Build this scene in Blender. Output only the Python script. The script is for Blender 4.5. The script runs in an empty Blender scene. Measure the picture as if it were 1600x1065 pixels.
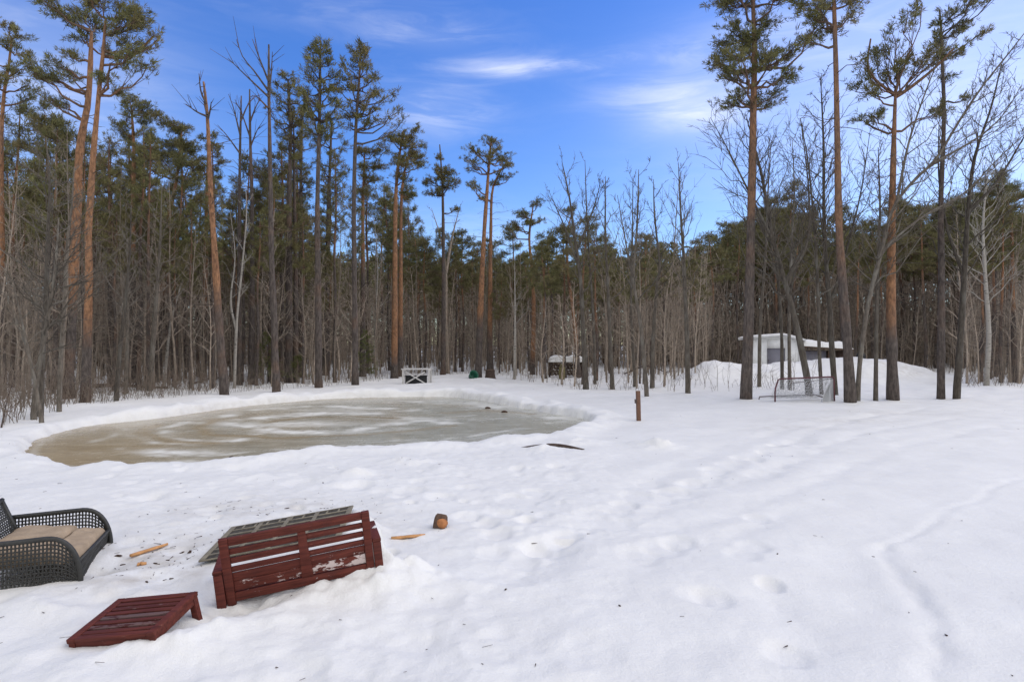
import bpy, math, random
import numpy as np
from mathutils import Matrix, Vector, Euler
R = math.radians
SC = bpy.context.scene
COL = SC.collection

# ------------------------------------------------------------------ camera, sky, sun, exposure
F, CX, HY, H = 953.0, 800.0, 545.0, 1.9          # focal length in px of the 1600 px wide photo, horizon, eye height
cam_d = bpy.data.cameras.new('camera'); cam = bpy.data.objects.new('camera', cam_d); COL.objects.link(cam)
cam.location = (0, 0, H); cam.rotation_euler = (R(90), 0, 0)
cam_d.sensor_width = 36; cam_d.lens = 36 * F / 1600; cam_d.shift_y = (HY - 532.5) / 1600
cam_d.clip_start = 0.05; cam_d.clip_end = 3000
SC.camera = cam
SUN_EL, SUN_AZ = 46, 78                           # azimuth clockwise from +Y: to the right, veiled by thin cloud
world = bpy.data.worlds.new('World'); SC.world = world; world.use_nodes = True
EXPOSURE = 0.44
SKY_STRENGTH = 0.12
SUN_STRENGTH = 1.1

class NT:
    """small helper to write node trees"""
    def __init__(s, nt): s.t = nt; nt.nodes.clear()
    def n(s, typ, ins=None, **kw):
        nd = s.t.nodes.new(typ)
        for k, v in kw.items(): setattr(nd, k, v)
        for k, v in (ins or {}).items(): s.put(nd.inputs[k], v)
        return nd
    def put(s, sock, v):
        if hasattr(v, 'is_output'): s.t.links.new(v, sock)
        else: sock.default_value = v
    def m(s, op, a, b=None, c=None, clamp=False):
        nd = s.t.nodes.new('ShaderNodeMath'); nd.operation = op; nd.use_clamp = clamp
        for i, v in enumerate((a, b, c)):
            if v is not None: s.put(nd.inputs[i], v)
        return nd.outputs[0]
    def mix(s, f, a, b, blend='MIX'):
        nd = s.t.nodes.new('ShaderNodeMix'); nd.data_type = 'RGBA'; nd.blend_type = blend
        s.put(nd.inputs[0], f); s.put(nd.inputs[6], a); s.put(nd.inputs[7], b)
        return nd.outputs[2]
    def noise(s, vec, scale, detail=4, rough=.5, dist=0.0):
        nd = s.n('ShaderNodeTexNoise', {'Scale': scale, 'Detail': detail, 'Roughness': rough, 'Distortion': dist})
        if vec is not None: s.put(nd.inputs['Vector'], vec)
        return nd.outputs[0]
    def ramp(s, f, stops):
        nd = s.t.nodes.new('ShaderNodeValToRGB'); s.put(nd.inputs[0], f)
        cr = nd.color_ramp
        while len(cr.elements) < len(stops): cr.elements.new(.5)
        for e, (p, c) in zip(cr.elements, stops):
            e.position = p; e.color = (c, c, c, 1) if not hasattr(c, '__len__') else (*c, 1)
        return nd.outputs[0]
    def maprange(s, v, a, b, c=0., d=1., smooth=False):
        nd = s.n('ShaderNodeMapRange', {'Value': v, 'From Min': a, 'From Max': b, 'To Min': c, 'To Max': d})
        if smooth: nd.interpolation_type = 'SMOOTHSTEP'
        return nd.outputs[0]

def build_world():
    w = NT(world.node_tree)
    sky = w.n('ShaderNodeTexSky', sky_type='NISHITA', sun_disc=False, sun_elevation=R(SUN_EL), sun_rotation=R(SUN_AZ),
              altitude=200, air_density=1.0, dust_density=.6, ozone_density=2.2)
    hs = w.n('ShaderNodeHueSaturation', {'Hue': .517, 'Saturation': 1.36, 'Value': 1.3, 'Color': sky.outputs[0]})
    tc = w.n('ShaderNodeTexCoord').outputs['Generated']
    sx = w.n('ShaderNodeSeparateXYZ', {0: tc}).outputs
    az = w.m('ARCTAN2', sx[0], sx[1]); el = w.m('ARCSINE', sx[2])
    # thin clouds: soft patches of cirrus at (azimuth, elevation), streaked by a stretched noise
    mp = w.n('ShaderNodeMapping', {'Vector': w.n('ShaderNodeCombineXYZ', {0: az, 1: el}).outputs[0], 'Scale': (2.2, 11, 1), 'Rotation': (0, 0, R(-9))})
    streak = w.noise(mp.outputs[0], 3.0, 7, .62, .8)
    st = w.maprange(streak, .36, .74, smooth=True)
    total = None
    for px, py, rx, ry, a, lo in CLOUDS:
        d = Vector(((px - CX) / F, 1, (HY - py) / F)).normalized()
        a0, e0 = math.atan2(d.x, d.y), math.asin(d.z)
        u = w.m('DIVIDE', w.m('SUBTRACT', az, a0), rx / F); v = w.m('DIVIDE', w.m('SUBTRACT', el, e0), ry / F)
        q = w.m('ADD', w.m('MULTIPLY', u, u), w.m('MULTIPLY', v, v))
        g = w.m('MULTIPLY', w.m('EXPONENT', w.m('MULTIPLY', q, -1.)), a)
        g = w.m('MULTIPLY', g, w.m('ADD', w.m('MULTIPLY', st, 1 - lo), lo))
        total = g if total is None else w.m('ADD', total, g)
    # unseen white sheet added overhead and behind the camera to soften the light
    sheet = w.m('MAXIMUM', w.maprange(sx[1], .30, -.25, smooth=True), w.maprange(el, R(38), R(62), 0., .45, smooth=True))
    total = w.m('ADD', total, w.m('MULTIPLY', sheet, w.maprange(streak, .2, .7, .55, 1.)))
    total = w.m('MINIMUM', total, .92)
    c = w.mix(total, hs.outputs[0], (8.2, 8.2, 8.4, 1))
    bg = w.n('ShaderNodeBackground', {'Color': c, 'Strength': SKY_STRENGTH})
    o = w.n('ShaderNodeOutputWorld'); w.t.links.new(bg.outputs[0], o.inputs[0])
CLOUDS = [(785, 108, 70, 11, .46, .4), (1085, 172, 75, 32, .44, .6), (1010, 150, 90, 22, .22, .3), (1350, 190, 300, 120, .24, .75),
          (670, 60, 90, 16, .25, .2), (680, 170, 90, 40, .3, .25), (560, 20, 200, 30, .12, .3), (1560, 150, 160, 160, .22, .75),
          (60, 150, 160, 130, .3, .5), (1230, 60, 160, 50, .2, .6), (950, 95, 200, 16, .22, .15), (760, 360, 200, 40, .15, .3)]
build_world()
sd = bpy.data.lights.new('sun', 'SUN'); sun = bpy.data.objects.new('sun', sd); COL.objects.link(sun)
sd.energy = SUN_STRENGTH; sd.angle = R(60); sd.color = (1.0, .93, .83)
sdir = Vector((math.sin(R(SUN_AZ)) * math.cos(R(SUN_EL)), math.cos(R(SUN_AZ)) * math.cos(R(SUN_EL)), math.sin(R(SUN_EL))))
sun.rotation_euler = sdir.to_track_quat('Z', 'Y').to_euler(); sun.location = sdir * 50
SC.view_settings.view_transform = 'Standard'; SC.view_settings.look = 'None'
SC.view_settings.exposure = EXPOSURE; SC.view_settings.gamma = 1; SC.view_settings.use_curve_mapping = False
SC.render.engine = 'CYCLES'
SC.cycles.max_bounces = 6; SC.cycles.diffuse_bounces = 3; SC.cycles.glossy_bounces = 2; SC.cycles.transmission_bounces = 2
SC.cycles.use_denoising = True

# ------------------------------------------------------------------ object helpers
def tag(o, label, cat, group=None):
    o['label'] = label; o['category'] = cat
    if group: o['group'] = group
    return o
def thing(name, label, cat, loc=(0, 0, 0), rot=(0, 0, 0), group=None):
    o = bpy.data.objects.new(name, None); COL.objects.link(o); o.empty_display_size = .2
    o.location = loc; o.rotation_euler = rot
    return tag(o, label, cat, group)

class MB:
    """collects quads, triangles and a float attribute, links them as ONE mesh object"""
    def __init__(s): s.v = []; s.f4 = []; s.f3 = []; s.a = []; s.nv = 0
    def add(s, V, q=None, t=None, a=0.0):
        V = np.asarray(V, float).reshape(-1, 3)
        if q is not None and len(q): s.f4.append(np.asarray(q, np.int64).reshape(-1, 4) + s.nv)
        if t is not None and len(t): s.f3.append(np.asarray(t, np.int64).reshape(-1, 3) + s.nv)
        s.a.append(np.broadcast_to(np.asarray(a, float), (len(V),)).copy()); s.v.append(V); s.nv += len(V)
    def box(s, c, size, rot=None, a=0.0):
        c = np.asarray(c, float); h = np.asarray(size, float) / 2
        V = np.array([(x, y, z) for x in (-1, 1) for y in (-1, 1) for z in (-1, 1)], float) * h
        if rot is not None: V = V @ np.array(Euler(rot).to_matrix()).T
        s.add(V + c, q=[(0, 1, 3, 2), (4, 6, 7, 5), (0, 4, 5, 1), (2, 3, 7, 6), (0, 2, 6, 4), (1, 5, 7, 3)], a=a)
    def bbox(s, lo, hi, a=0.0):
        lo = np.array(lo, float); hi = np.array(hi, float); s.box((lo + hi) / 2, hi - lo, a=a)
    def tube(s, P, rad, k=6, a=0.0, cap=True):
        P = np.asarray(P, float); n = len(P); rad = np.broadcast_to(np.asarray(rad, float), (n,))
        T = np.gradient(P, axis=0); T /= np.linalg.norm(T, axis=1, keepdims=True) + 1e-9
        m = T.mean(0); ref = np.eye(3)[np.argmin(np.abs(m))]
        U = np.cross(T, ref); U /= np.linalg.norm(U, axis=1, keepdims=True) + 1e-9
        W = np.cross(T, U)
        ang = np.arange(k) * 2 * np.pi / k
        V = P[:, None] + rad[:, None, None] * (np.cos(ang)[None, :, None] * U[:, None] + np.sin(ang)[None, :, None] * W[:, None])
        i = np.arange(n - 1)[:, None] * k; j = np.arange(k)[None]; j2 = (j + 1) % k
        q = np.stack([i + j, i + j2, i + k + j2, i + k + j], -1).reshape(-1, 4)
        V = V.reshape(-1, 3); aa = np.repeat(np.broadcast_to(np.asarray(a, float), (n,)), k)
        t = None
        if cap:
            t = [(0, x + 1, x) for x in range(1, k - 1)] + [((n - 1) * k, (n - 1) * k + x, (n - 1) * k + x + 1) for x in range(1, k - 1)]
        s.add(V, q=q, t=t, a=aa)
    def sticks(s, A, B, ra, rb, a=0.0):
        """many tapered three-sided sticks at once"""
        A = np.asarray(A, float); B = np.asarray(B, float); n = len(A)
        if n == 0: return
        T = B - A; T /= np.linalg.norm(T, axis=1, keepdims=True) + 1e-9
        ref = np.where(np.abs(T[:, 2:3]) > .9, np.array([[1., 0, 0]]), np.array([[0, 0, 1.]]))
        U = np.cross(T, ref); U /= np.linalg.norm(U, axis=1, keepdims=True) + 1e-9
        W = np.cross(T, U)
        ra = np.broadcast_to(ra, (n,))[:, None]; rb = np.broadcast_to(rb, (n,))[:, None]
        V = []
        for base, r in ((A, ra), (B, rb)):
            for kk in range(3):
                an = kk * 2 * np.pi / 3; V.append(base + r * (math.cos(an) * U + math.sin(an) * W))
        V = np.stack(V, 1).reshape(-1, 3)
        i = np.arange(n)[:, None] * 6
        q = np.stack([i + np.array([x, (x + 1) % 3, 3 + (x + 1) % 3, 3 + x]) for x in range(3)], 1).reshape(-1, 4)
        s.add(V, q=q, a=np.repeat(np.broadcast_to(np.asarray(a, float), (n,)), 6))
    def tufts(s, C, A, S, rng, k=9, w=.10, spread=1.0):
        """needle tufts: k thin blades fanning from each centre"""
        C = np.asarray(C, float); A = np.asarray(A, float); S = np.asarray(S, float); n = len(C)
        if n == 0: return
        D = A[:, None] * .75 + rng.normal(size=(n, k, 3)) * .6 * spread
        D /= np.linalg.norm(D, axis=2, keepdims=True) + 1e-9
        L = S[:, None, None] * rng.uniform(.65, 1.15, (n, k, 1))
        Pp = np.cross(D, rng.normal(size=(n, k, 3))); Pp /= np.linalg.norm(Pp, axis=2, keepdims=True) + 1e-9
        b = C[:, None] + rng.normal(size=(n, k, 3)) * (S[:, None, None] * .12)
        wd = Pp * (S[:, None, None] * w)
        mid = b + D * L * .45
        V = np.stack([b, mid + wd * .5, b + D * L, mid - wd * .5], 2).reshape(-1, 3)
        q = np.arange(n * k)[:, None] * 4 + np.array([0, 1, 2, 3])
        tint = np.repeat(rng.uniform(0, 1, n), k * 4)
        s.add(V, q=q, a=tint)
    def build(s, name, mat, parent=None, smooth=False, bevel=0, loc=None, attr='tint', link=True):
        me = bpy.data.meshes.new(name)
        V = np.concatenate(s.v) if s.v else np.zeros((0, 3))
        q = np.concatenate(s.f4) if s.f4 else np.zeros((0, 4), np.int64); t = np.concatenate(s.f3) if s.f3 else np.zeros((0, 3), np.int64)
        me.vertices.add(len(V)); me.vertices.foreach_set('co', V.astype(np.float32).ravel())
        loops = np.concatenate([q.ravel(), t.ravel()]).astype(np.int32)
        me.loops.add(len(loops)); me.loops.foreach_set('vertex_index', loops)
        tot = np.concatenate([np.full(len(q), 4), np.full(len(t), 3)]).astype(np.int32)
        st = np.concatenate([[0], np.cumsum(tot)[:-1]]).astype(np.int32) if len(tot) else tot
        me.polygons.add(len(tot)); me.polygons.foreach_set('loop_start', st); me.polygons.foreach_set('loop_total', tot)
        if smooth: me.polygons.foreach_set('use_smooth', np.ones(len(tot), bool))
        at = me.attributes.new(attr, 'FLOAT', 'POINT'); at.data.foreach_set('value', np.concatenate(s.a).astype(np.float32) if s.a else [])
        me.update(calc_edges=True); me.validate()
        if mat: me.materials.append(mat)
        o = bpy.data.objects.new(name, me)
        if link: COL.objects.link(o)
        if parent is not None: o.parent = parent
        if loc is not None: o.location = loc
        if bevel:
            b = o.modifiers.new('bevel', 'BEVEL'); b.width = bevel; b.segments = 2; b.limit_method = 'ANGLE'
        return o
def unit(v): v = np.asarray(v, float); return v / (np.linalg.norm(v) + 1e-9)

# ------------------------------------------------------------------ materials
def mat(name, fn):
    m = bpy.data.materials.new(name); m.use_nodes = True; t = NT(m.node_tree)
    out = t.n('ShaderNodeOutputMaterial'); bs = t.n('ShaderNodeBsdfPrincipled')
    t.t.links.new(bs.outputs[0], out.inputs[0])
    fn(t, bs); return m
def attr(t, name='tint'): return t.n('ShaderNodeAttribute', attribute_name=name).outputs['Fac']
def objco(t): return t.n('ShaderNodeTexCoord').outputs['Object']
def orand(t): return t.n('ShaderNodeObjectInfo').outputs['Random']
def bump(t, bs, h, strength=.4, dist=.02):
    b = t.n('ShaderNodeBump', {'Height': h, 'Strength': strength, 'Distance': dist}); t.put(bs.inputs['Normal'], b.outputs[0])
def scaled(t, vec, sc): return t.n('ShaderNodeMapping', {'Vector': vec, 'Scale': sc}).outputs[0]
def wposition(t): return t.n('ShaderNodeNewGeometry').outputs['Position']

def f_snow(t, bs):
    p = wposition(t)
    n1 = t.noise(p, 26, 5, .65); n2 = t.noise(p, 4, 4, .55); n3 = t.noise(p, 110, 3, .6); n4 = t.noise(p, 1.3, 5, .6)
    d = attr(t, 'dirt')
    spots = t.maprange(t.noise(p, 34, 4, .7), .56, .72, smooth=True)
    dm = t.m('MULTIPLY', d, t.m('ADD', t.maprange(n2, .35, .7), t.m('MULTIPLY', spots, .5)), clamp=True)
    c = t.mix(t.maprange(n4, .4, .75), (.685, .67, .63, 1), (.735, .72, .675, 1))
    c = t.mix(dm, c, (.36, .31, .24, 1))
    t.put(bs.inputs['Base Color'], c)
    t.put(bs.inputs['Roughness'], .62); t.put(bs.inputs['Specular IOR Level'], .28)
    h = t.m('ADD', t.m('ADD', t.m('MULTIPLY', n1, .8), t.m('MULTIPLY', n2, 1.6)), t.m('MULTIPLY', n3, .12))
    h = t.m('ADD', h, t.m('MULTIPLY', t.noise(p, 58, 4, .7), .7)); bump(t, bs, h, .34, .03)
def f_ice(t, bs):
    p = wposition(t)
    s = attr(t, 'slush'); tan = attr(t, 'silt')
    wv = t.noise(scaled(t, p, (.5, 1.6, 1)), 1.6, 6, .6, 1.2)
    w2 = t.noise(p, 5.0, 5, .65, .4); w3 = t.noise(p, 30, 3, .6)
    base = t.mix(tan, (.31, .30, .235, 1), (.285, .22, .125, 1))
    base = t.mix(t.maprange(wv, .4, .68), base, t.mix(tan, (.43, .415, .335, 1), (.38, .30, .18, 1)))
    s2 = t.m('MULTIPLY', s, t.maprange(t.noise(p, 3.4, 5, .6, .6), .25, .6, .35, 1.1), clamp=True)
    s2 = t.m('ADD', s2, t.maprange(w2, .62, .8, 0, .15), clamp=True)
    c = t.mix(s2, base, (.67, .65, .57, 1))
    t.put(bs.inputs['Base Color'], c)
    t.put(bs.inputs['Roughness'], t.m('ADD', t.m('MULTIPLY', s2, .4), t.maprange(w2, .3, .7, .14, .30)))
    t.put(bs.inputs['Specular IOR Level'], .16)
    bump(t, bs, t.m('ADD', t.m('MULTIPLY', w3, .3), t.m('ADD', w2, t.m('MULTIPLY', s2, 1.2))), .22, .015)
def f_pine_bark(t, bs):
    a = attr(t); p = objco(t); r = orand(t)
    pv = t.n('ShaderNodeVectorMath', {0: p, 1: t.n('ShaderNodeCombineXYZ', {0: t.m('MULTIPLY', r, 40), 1: t.m('MULTIPLY', r, 17)}).outputs[0]}, operation='ADD').outputs[0]
    n = t.noise(scaled(t, pv, (9, 9, 2.6)), 1.6, 5, .65); n2 = t.noise(pv, .8, 3)
    fl = t.noise(scaled(t, pv, (14, 14, 5)), 1, 4, .7)
    dark = t.mix(t.maprange(n, .35, .7), (.05, .041, .036, 1), (.14, .115, .098, 1))
    org = t.mix(t.maprange(fl, .38, .66), (.16, .082, .046, 1), (.37, .195, .10, 1))
    m = t.m('ADD', a, t.maprange(n2, .3, .7, -.25, .25), clamp=True)
    t.put(bs.inputs['Base Color'], t.mix(m, dark, org)); t.put(bs.inputs['Roughness'], .9); t.put(bs.inputs['Specular IOR Level'], .15)
    bump(t, bs, n, .9, .04)
def f_grey_bark(t, bs, lo=(.055, .046, .037), hi=(.155, .132, .105)):
    p = objco(t); r = orand(t)
    n = t.noise(scaled(t, p, (12, 12, 3)), 1.5, 5, .65); n2 = t.noise(scaled(t, p, (3, 3, 1.2)), 1.2, 3)
    c = t.mix(t.maprange(n, .3, .7), (*lo, 1), (*hi, 1))
    c = t.mix(t.maprange(n2, .52, .68, 0, .55), c, (.20, .19, .16, 1))
    hs = t.n('ShaderNodeHueSaturation', {'Value': t.maprange(r, 0, 1, .65, 1.35), 'Color': c})
    t.put(bs.inputs['Base Color'], hs.outputs[0]); t.put(bs.inputs['Roughness'], .9); t.put(bs.inputs['Specular IOR Level'], .15)
    bump(t, bs, n, .6, .02)
def f_birch(t, bs):
    p = objco(t)
    n = t.noise(scaled(t, p, (2, 2, 9)), 1.5, 4, .7); n2 = t.noise(p, 3, 3)
    c = t.mix(t.maprange(n, .58, .64), t.mix(n2, (.24, .215, .18, 1), (.38, .35, .30, 1)), (.07, .06, .05, 1))
    t.put(bs.inputs['Base Color'], c); t.put(bs.inputs['Roughness'], .8)
def f_needles(dark, mid, brown):
    def f(t, bs):
        a = attr(t); p = wposition(t); r = orand(t)
        n = t.noise(p, .9, 3, .6)
        c = t.mix(a, (*dark, 1), (*mid, 1))
        c = t.mix(t.maprange(t.m('ADD', n, t.m('MULTIPLY', r, .12)), .5, .74, 0, .75), c, (*brown, 1))
        t.put(bs.inputs['Base Color'], c); t.put(bs.inputs['Roughness'], .75); t.put(bs.inputs['Specular IOR Level'], .2)
    return f
def flat(c, rough=.7, var=.15, sc=20., spec=.3, bmp=.2, metal=0.):
    def f(t, bs):
        p = objco(t); n = t.noise(p, sc, 5, .65)
        hs = t.n('ShaderNodeHueSaturation', {'Value': t.maprange(n, .25, .75, 1 - var, 1 + var), 'Color': (*c, 1)})
        t.put(bs.inputs['Base Color'], hs.outputs[0]); t.put(bs.inputs['Roughness'], rough); t.put(bs.inputs['Specular IOR Level'], spec)
        t.put(bs.inputs['Metallic'], metal)
        if bmp: bump(t, bs, n, bmp, .004)
    return f
def f_redwood(peel, vary=0.):
    def f(t, bs):
        p = objco(t); a = attr(t)
        g = t.noise(scaled(t, p, (3, 40, 40)), 1.4, 5, .6); n = t.noise(p, 7, 5, .7); n3 = t.noise(scaled(t, p, (14, 40, 40)), 1, 4, .7)
        c = t.mix(t.maprange(g, .3, .7), (.056, .0135, .0095, 1), (.145, .036, .024, 1))
        c = t.mix(t.maprange(n, .5, .75, 0, .6), c, (.075, .026, .022, 1))
        c = t.mix(t.m('MULTIPLY', a, vary), c, (.03, .010, .009, 1))
        worn = t.maprange(n3, .66, .73); c = t.mix(t.m('MULTIPLY', worn, .55), c, (.26, .15, .11, 1))
        pm = t.maprange(t.m('ADD', t.m('MULTIPLY', n3, .6), t.m('ADD', t.m('MULTIPLY', n, .35), t.m('MULTIPLY', a, .34))), .70, .725)
        c = t.mix(t.m('MULTIPLY', pm, peel), c, (.55, .46, .42, 1))
        t.put(bs.inputs['Base Color'], c); t.put(bs.inputs['Roughness'], t.maprange(n, .3, .7, .5, .75)); t.put(bs.inputs['Specular IOR Level'], .16)
        bump(t, bs, t.m('SUBTRACT', g, pm), .35, .003)
    return f
def f_siding(t, bs):
    p = objco(t); z = t.n('ShaderNodeSeparateXYZ', {0: p}).outputs[2]
    fr = t.m('FRACT', t.m('MULTIPLY', z, 6.5)); n = t.noise(p, 2.5, 5, .6)
    c = t.mix(t.maprange(n, .45, .75), (.80, .80, .78, 1), (.66, .66, .64, 1))
    t.put(bs.inputs['Base Color'], c); t.put(bs.inputs['Roughness'], .6)
    bump(t, bs, fr, .6, .02)
M = {}
M['snow'] = mat('snow', f_snow); M['ice'] = mat('pond ice', f_ice)
M['pine_bark'] = mat('pine bark', f_pine_bark)
M['grey_bark'] = mat('grey bark', f_grey_bark)
M['sapling_bark'] = mat('sapling bark', lambda t, b: f_grey_bark(t, b, (.15, .118, .09), (.38, .31, .24)))
M['far_stems'] = mat('shaded stems', lambda t, b: f_grey_bark(t, b, (.12, .093, .071), (.31, .25, .19)))  # sapling bark darkened, to put the wood's inner shade into the colour
M['brush'] = mat('brush stems', lambda t, b: f_grey_bark(t, b, (.10, .077, .058), (.23, .18, .138)))
M['birch'] = mat('pale bark', f_birch)
M['needles'] = mat('pine needles', f_needles((.075, .077, .031), (.20, .192, .072), (.205, .16, .072)))
M['needles_far'] = mat('far pine needles', f_needles((.08, .081, .034), (.20, .19, .074), (.20, .158, .076)))
M['needles_young'] = mat('young conifer needles', f_needles((.05, .065, .02), (.15, .16, .045), (.13, .12, .04)))
M['red_wood'] = mat('maroon painted wood', f_redwood(.9)); M['red_wood_table'] = mat('maroon stained wood', f_redwood(.12, .7))
M['wicker'] = mat('dark resin wicker', flat((.030, .029, .025), .5, .4, 40, .4, .3))
M['cushion'] = mat('tan fabric', flat((.33, .25, .17), .95, .22, 9, .1, .25))
M['cushion_seam'] = mat('tan piping', flat((.17, .13, .09), .95, .2, 30, .1))
M['pallet'] = mat('weathered grey plastic', flat((.19, .165, .12), .85, .4, 14, .2, .4))
M['soil'] = mat('soil', flat((.062, .055, .045), .95, .7, 45, .1, .9))
M['raw_wood'] = mat('split softwood', flat((.50, .26, .11), .8, .3, 25, .2, .3))
M['red_split'] = mat('split reddish wood', flat((.36, .15, .06), .85, .4, 18, .2, .4))
M['log_bark'] = mat('log bark', flat((.11, .07, .05), .95, .4, 30, .1, .8))
M['post'] = mat('brown timber', flat((.15, .082, .055), .85, .3, 25, .2, .3))
M['old_wood'] = mat('weathered white timber', flat((.50, .48, .45), .8, .25, 12, .2, .3))
M['black'] = mat('black plastic', flat((.014, .014, .015), .55, .2, 10, .3))
M['green'] = mat('green plastic', flat((.012, .10, .055), .4, .25, 6, .4))
M['siding'] = mat('white lap siding', f_siding)
M['white'] = mat('white trim', flat((.68, .68, .67), .6, .1, 4, .3, 0))
M['door'] = mat('grey door paint', flat((.20, .195, .225), .6, .12, 2, .3, 0))
M['brown_board'] = mat('brown boards', flat((.12, .075, .05), .8, .3, 6, .2))
M['dark_wood'] = mat('dark rotten wood', flat((.07, .05, .04), .9, .5, 10, .1, .5))
M['net_red'] = mat('red net pipe', flat((.095, .03, .033), .55, .45, 8, .4))
M['net'] = mat('net cord', flat((.55, .55, .55), .9, .1, 10, .1, 0))
M['steel'] = mat('dark steel', flat((.10, .075, .065), .6, .3, 20, .4))
M['leaf'] = mat('dead leaf', flat((.06, .036, .025), .9, .5, 30, .1))
M['olive'] = mat('olive canvas', flat((.15, .13, .06), .9, .35, 8, .1))
M['glass'] = mat('shed glass', flat((.12, .13, .14), .15, .1, 2, .5, 0))

# ------------------------------------------------------------------ noise and terrain
def vnoise(x, y, seed=0):
    xi = np.floor(x).astype(np.int64); yi = np.floor(y).astype(np.int64); fx = x - xi; fy = y - yi
    def h(a, b):
        n = (a * 374761393 + b * 668265263 + seed * 974634777) & 0xffffffff
        n = ((n ^ (n >> 13)) * 1274126177) & 0xffffffff
        return ((n ^ (n >> 16)) & 0xffff) / 65535.0
    u = fx * fx * fx * (fx * (fx * 6 - 15) + 10); v = fy * fy * fy * (fy * (fy * 6 - 15) + 10)
    a = h(xi, yi); b = h(xi + 1, yi); c = h(xi, yi + 1); d = h(xi + 1, yi + 1)
    return (a + (b - a) * u) * (1 - v) + (c + (d - c) * u) * v - .5
def fbm(x, y, seed=0, o=4, g=.5):
    s = 0; a = 1.
    for i in range(o): s = s + a * vnoise(x * 2 ** i + 13.7 * i, y * 2 ** i + 7.1 * i, seed + i); a *= g
    return s
def gp(px, py, z=0.0):
    """pixel of the photograph -> point on the level z"""
    Y = F * (H - z) / (py - HY); return np.array([(px - CX) / F * Y, Y, z])
def at(px, py, Y): return np.array([(px - CX) / F * Y, Y, H - (py - HY) / F * Y])
ss = lambda a, b, x: (lambda t: t * t * (3 - 2 * t))(np.clip((x - a) / (b - a), 0, 1))
ICE_Z = -.15
POND_PX = [(57, 714), (66, 690), (138, 667), (252, 653), (360, 637), (450, 628), (522, 622.5), (600, 620.5), (696, 620), (740, 624), (810, 636), (870, 647),
           (920, 658), (895, 672), (850, 685), (810, 689), (720, 696), (600, 704), (498, 711), (390, 725), (270, 733), (150, 735), (116, 727), (85, 724)]
def closed_curve(P, n):
    P = np.array(P, float); m = len(P); out = []
    for i in range(m):
        p0, p1, p2, p3 = P[i - 1], P[i], P[(i + 1) % m], P[(i + 2) % m]
        for t in np.arange(n) / n:
            out.append(.5 * ((2 * p1) + (p2 - p0) * t + (2 * p0 - 5 * p1 + 4 * p2 - p3) * t * t + (3 * p1 - p0 - 3 * p2 + p3) * t ** 3))
    return np.array(out)
POND = closed_curve([gp(x, y, ICE_Z)[:2] for x, y in POND_PX], 6)
_ang = np.arange(len(POND))
POND = POND + .10 * np.stack([fbm(POND[:, 0] * 1.3, POND[:, 1] * 1.3, 5), fbm(POND[:, 0] * 1.3, POND[:, 1] * 1.3, 9)], 1)
def seg_dist(x, y, P, closed=False):
    A = P; B = np.roll(P, -1, 0)
    if not closed: A = A[:-1]; B = B[:-1]
    best = np.full(x.shape, 1e9)
    for a, b in zip(A, B):
        d = b - a; L = d @ d + 1e-12
        t = np.clip(((x - a[0]) * d[0] + (y - a[1]) * d[1]) / L, 0, 1)
        best = np.minimum(best, (x - a[0] - t * d[0]) ** 2 + (y - a[1] - t * d[1]) ** 2)
    return np.sqrt(best)
def inside(x, y, P):
    r = np.zeros(x.shape, bool); j = len(P) - 1
    for i in range(len(P)):
        xi, yi = P[i]; xj, yj = P[j]
        c = ((yi > y) != (yj > y)) & (x < (xj - xi) * (y - yi) / (yj - yi + 1e-12) + xi)
        r ^= c; j = i
    return r
def gauss2(x, y, cx, cy, rx, ry=None, ang=0.):
    ry = ry or rx; c, s = math.cos(ang), math.sin(ang); dx = x - cx; dy = y - cy
    return np.exp(-(((dx * c + dy * s) / rx) ** 2 + ((-dx * s + dy * c) / ry) ** 2))
MOUND_PX = [1040, 1095, 1119, 1153, 1243, 1280, 1311, 1360, 1394, 1446, 1483, 1530]
MOUND_Y = [602, 569, 563.5, 567, 567, 564, 560, 561, 566, 576, 590, 606]
# footprints and hollows (photo px, size m, depth m), lumps (photo px, size m, height m)
PITS = [(1112, 927, .15, .035), (1085, 925, .12, .02), (1203, 906, .10, .045), (1176, 848, .15, .035), (1182, 806, .13, .03), (1160, 862, .15, .03), (1035, 850, .2, .05), (1060, 842, .16, .05),
        (1000, 862, .2, .04), (775, 830, .16, .045), (792, 800, .15, .05), (760, 815, .14, .05), (800, 775, .17, .05), (770, 860, .15, .045), (730, 805, .15, .04), (835, 765, .17, .04), (690, 775, .18, .05), (640, 765, .2, .05),
        (560, 757, .2, .05), (470, 752, .22, .05), (880, 742, .22, .03), (1015, 752, .2, .03), (960, 812, .2, .03), (1190, 742, .25, .04), (1205, 725, .25, .04), (1230, 705, .3, .04), (1250, 690, .3, .04),
        (1230, 1010, .13, .025), (920, 1010, .2, .02), (280, 862, .1, .03), (240, 900, .09, .025), (205, 850, .1, .03), (270, 905, .09, .02), (330, 800, .16, .04), (230, 780, .2, .04), (620, 890, .12, .06), (605, 862, .1, .05)]
_pr = random.Random(4)
for k in range(60):
    PITS.append((_pr.uniform(150, 900), _pr.uniform(720, 815), _pr.uniform(.05, .13), _pr.uniform(.015, .04)))
for k in range(26):
    t = k / 25; PITS.append((820 + 420 * t + _pr.uniform(-14, 14), 868 - 175 * t ** .8 + _pr.uniform(-7, 7), _pr.uniform(.12, .2), _pr.uniform(.02, .05)))
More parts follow.
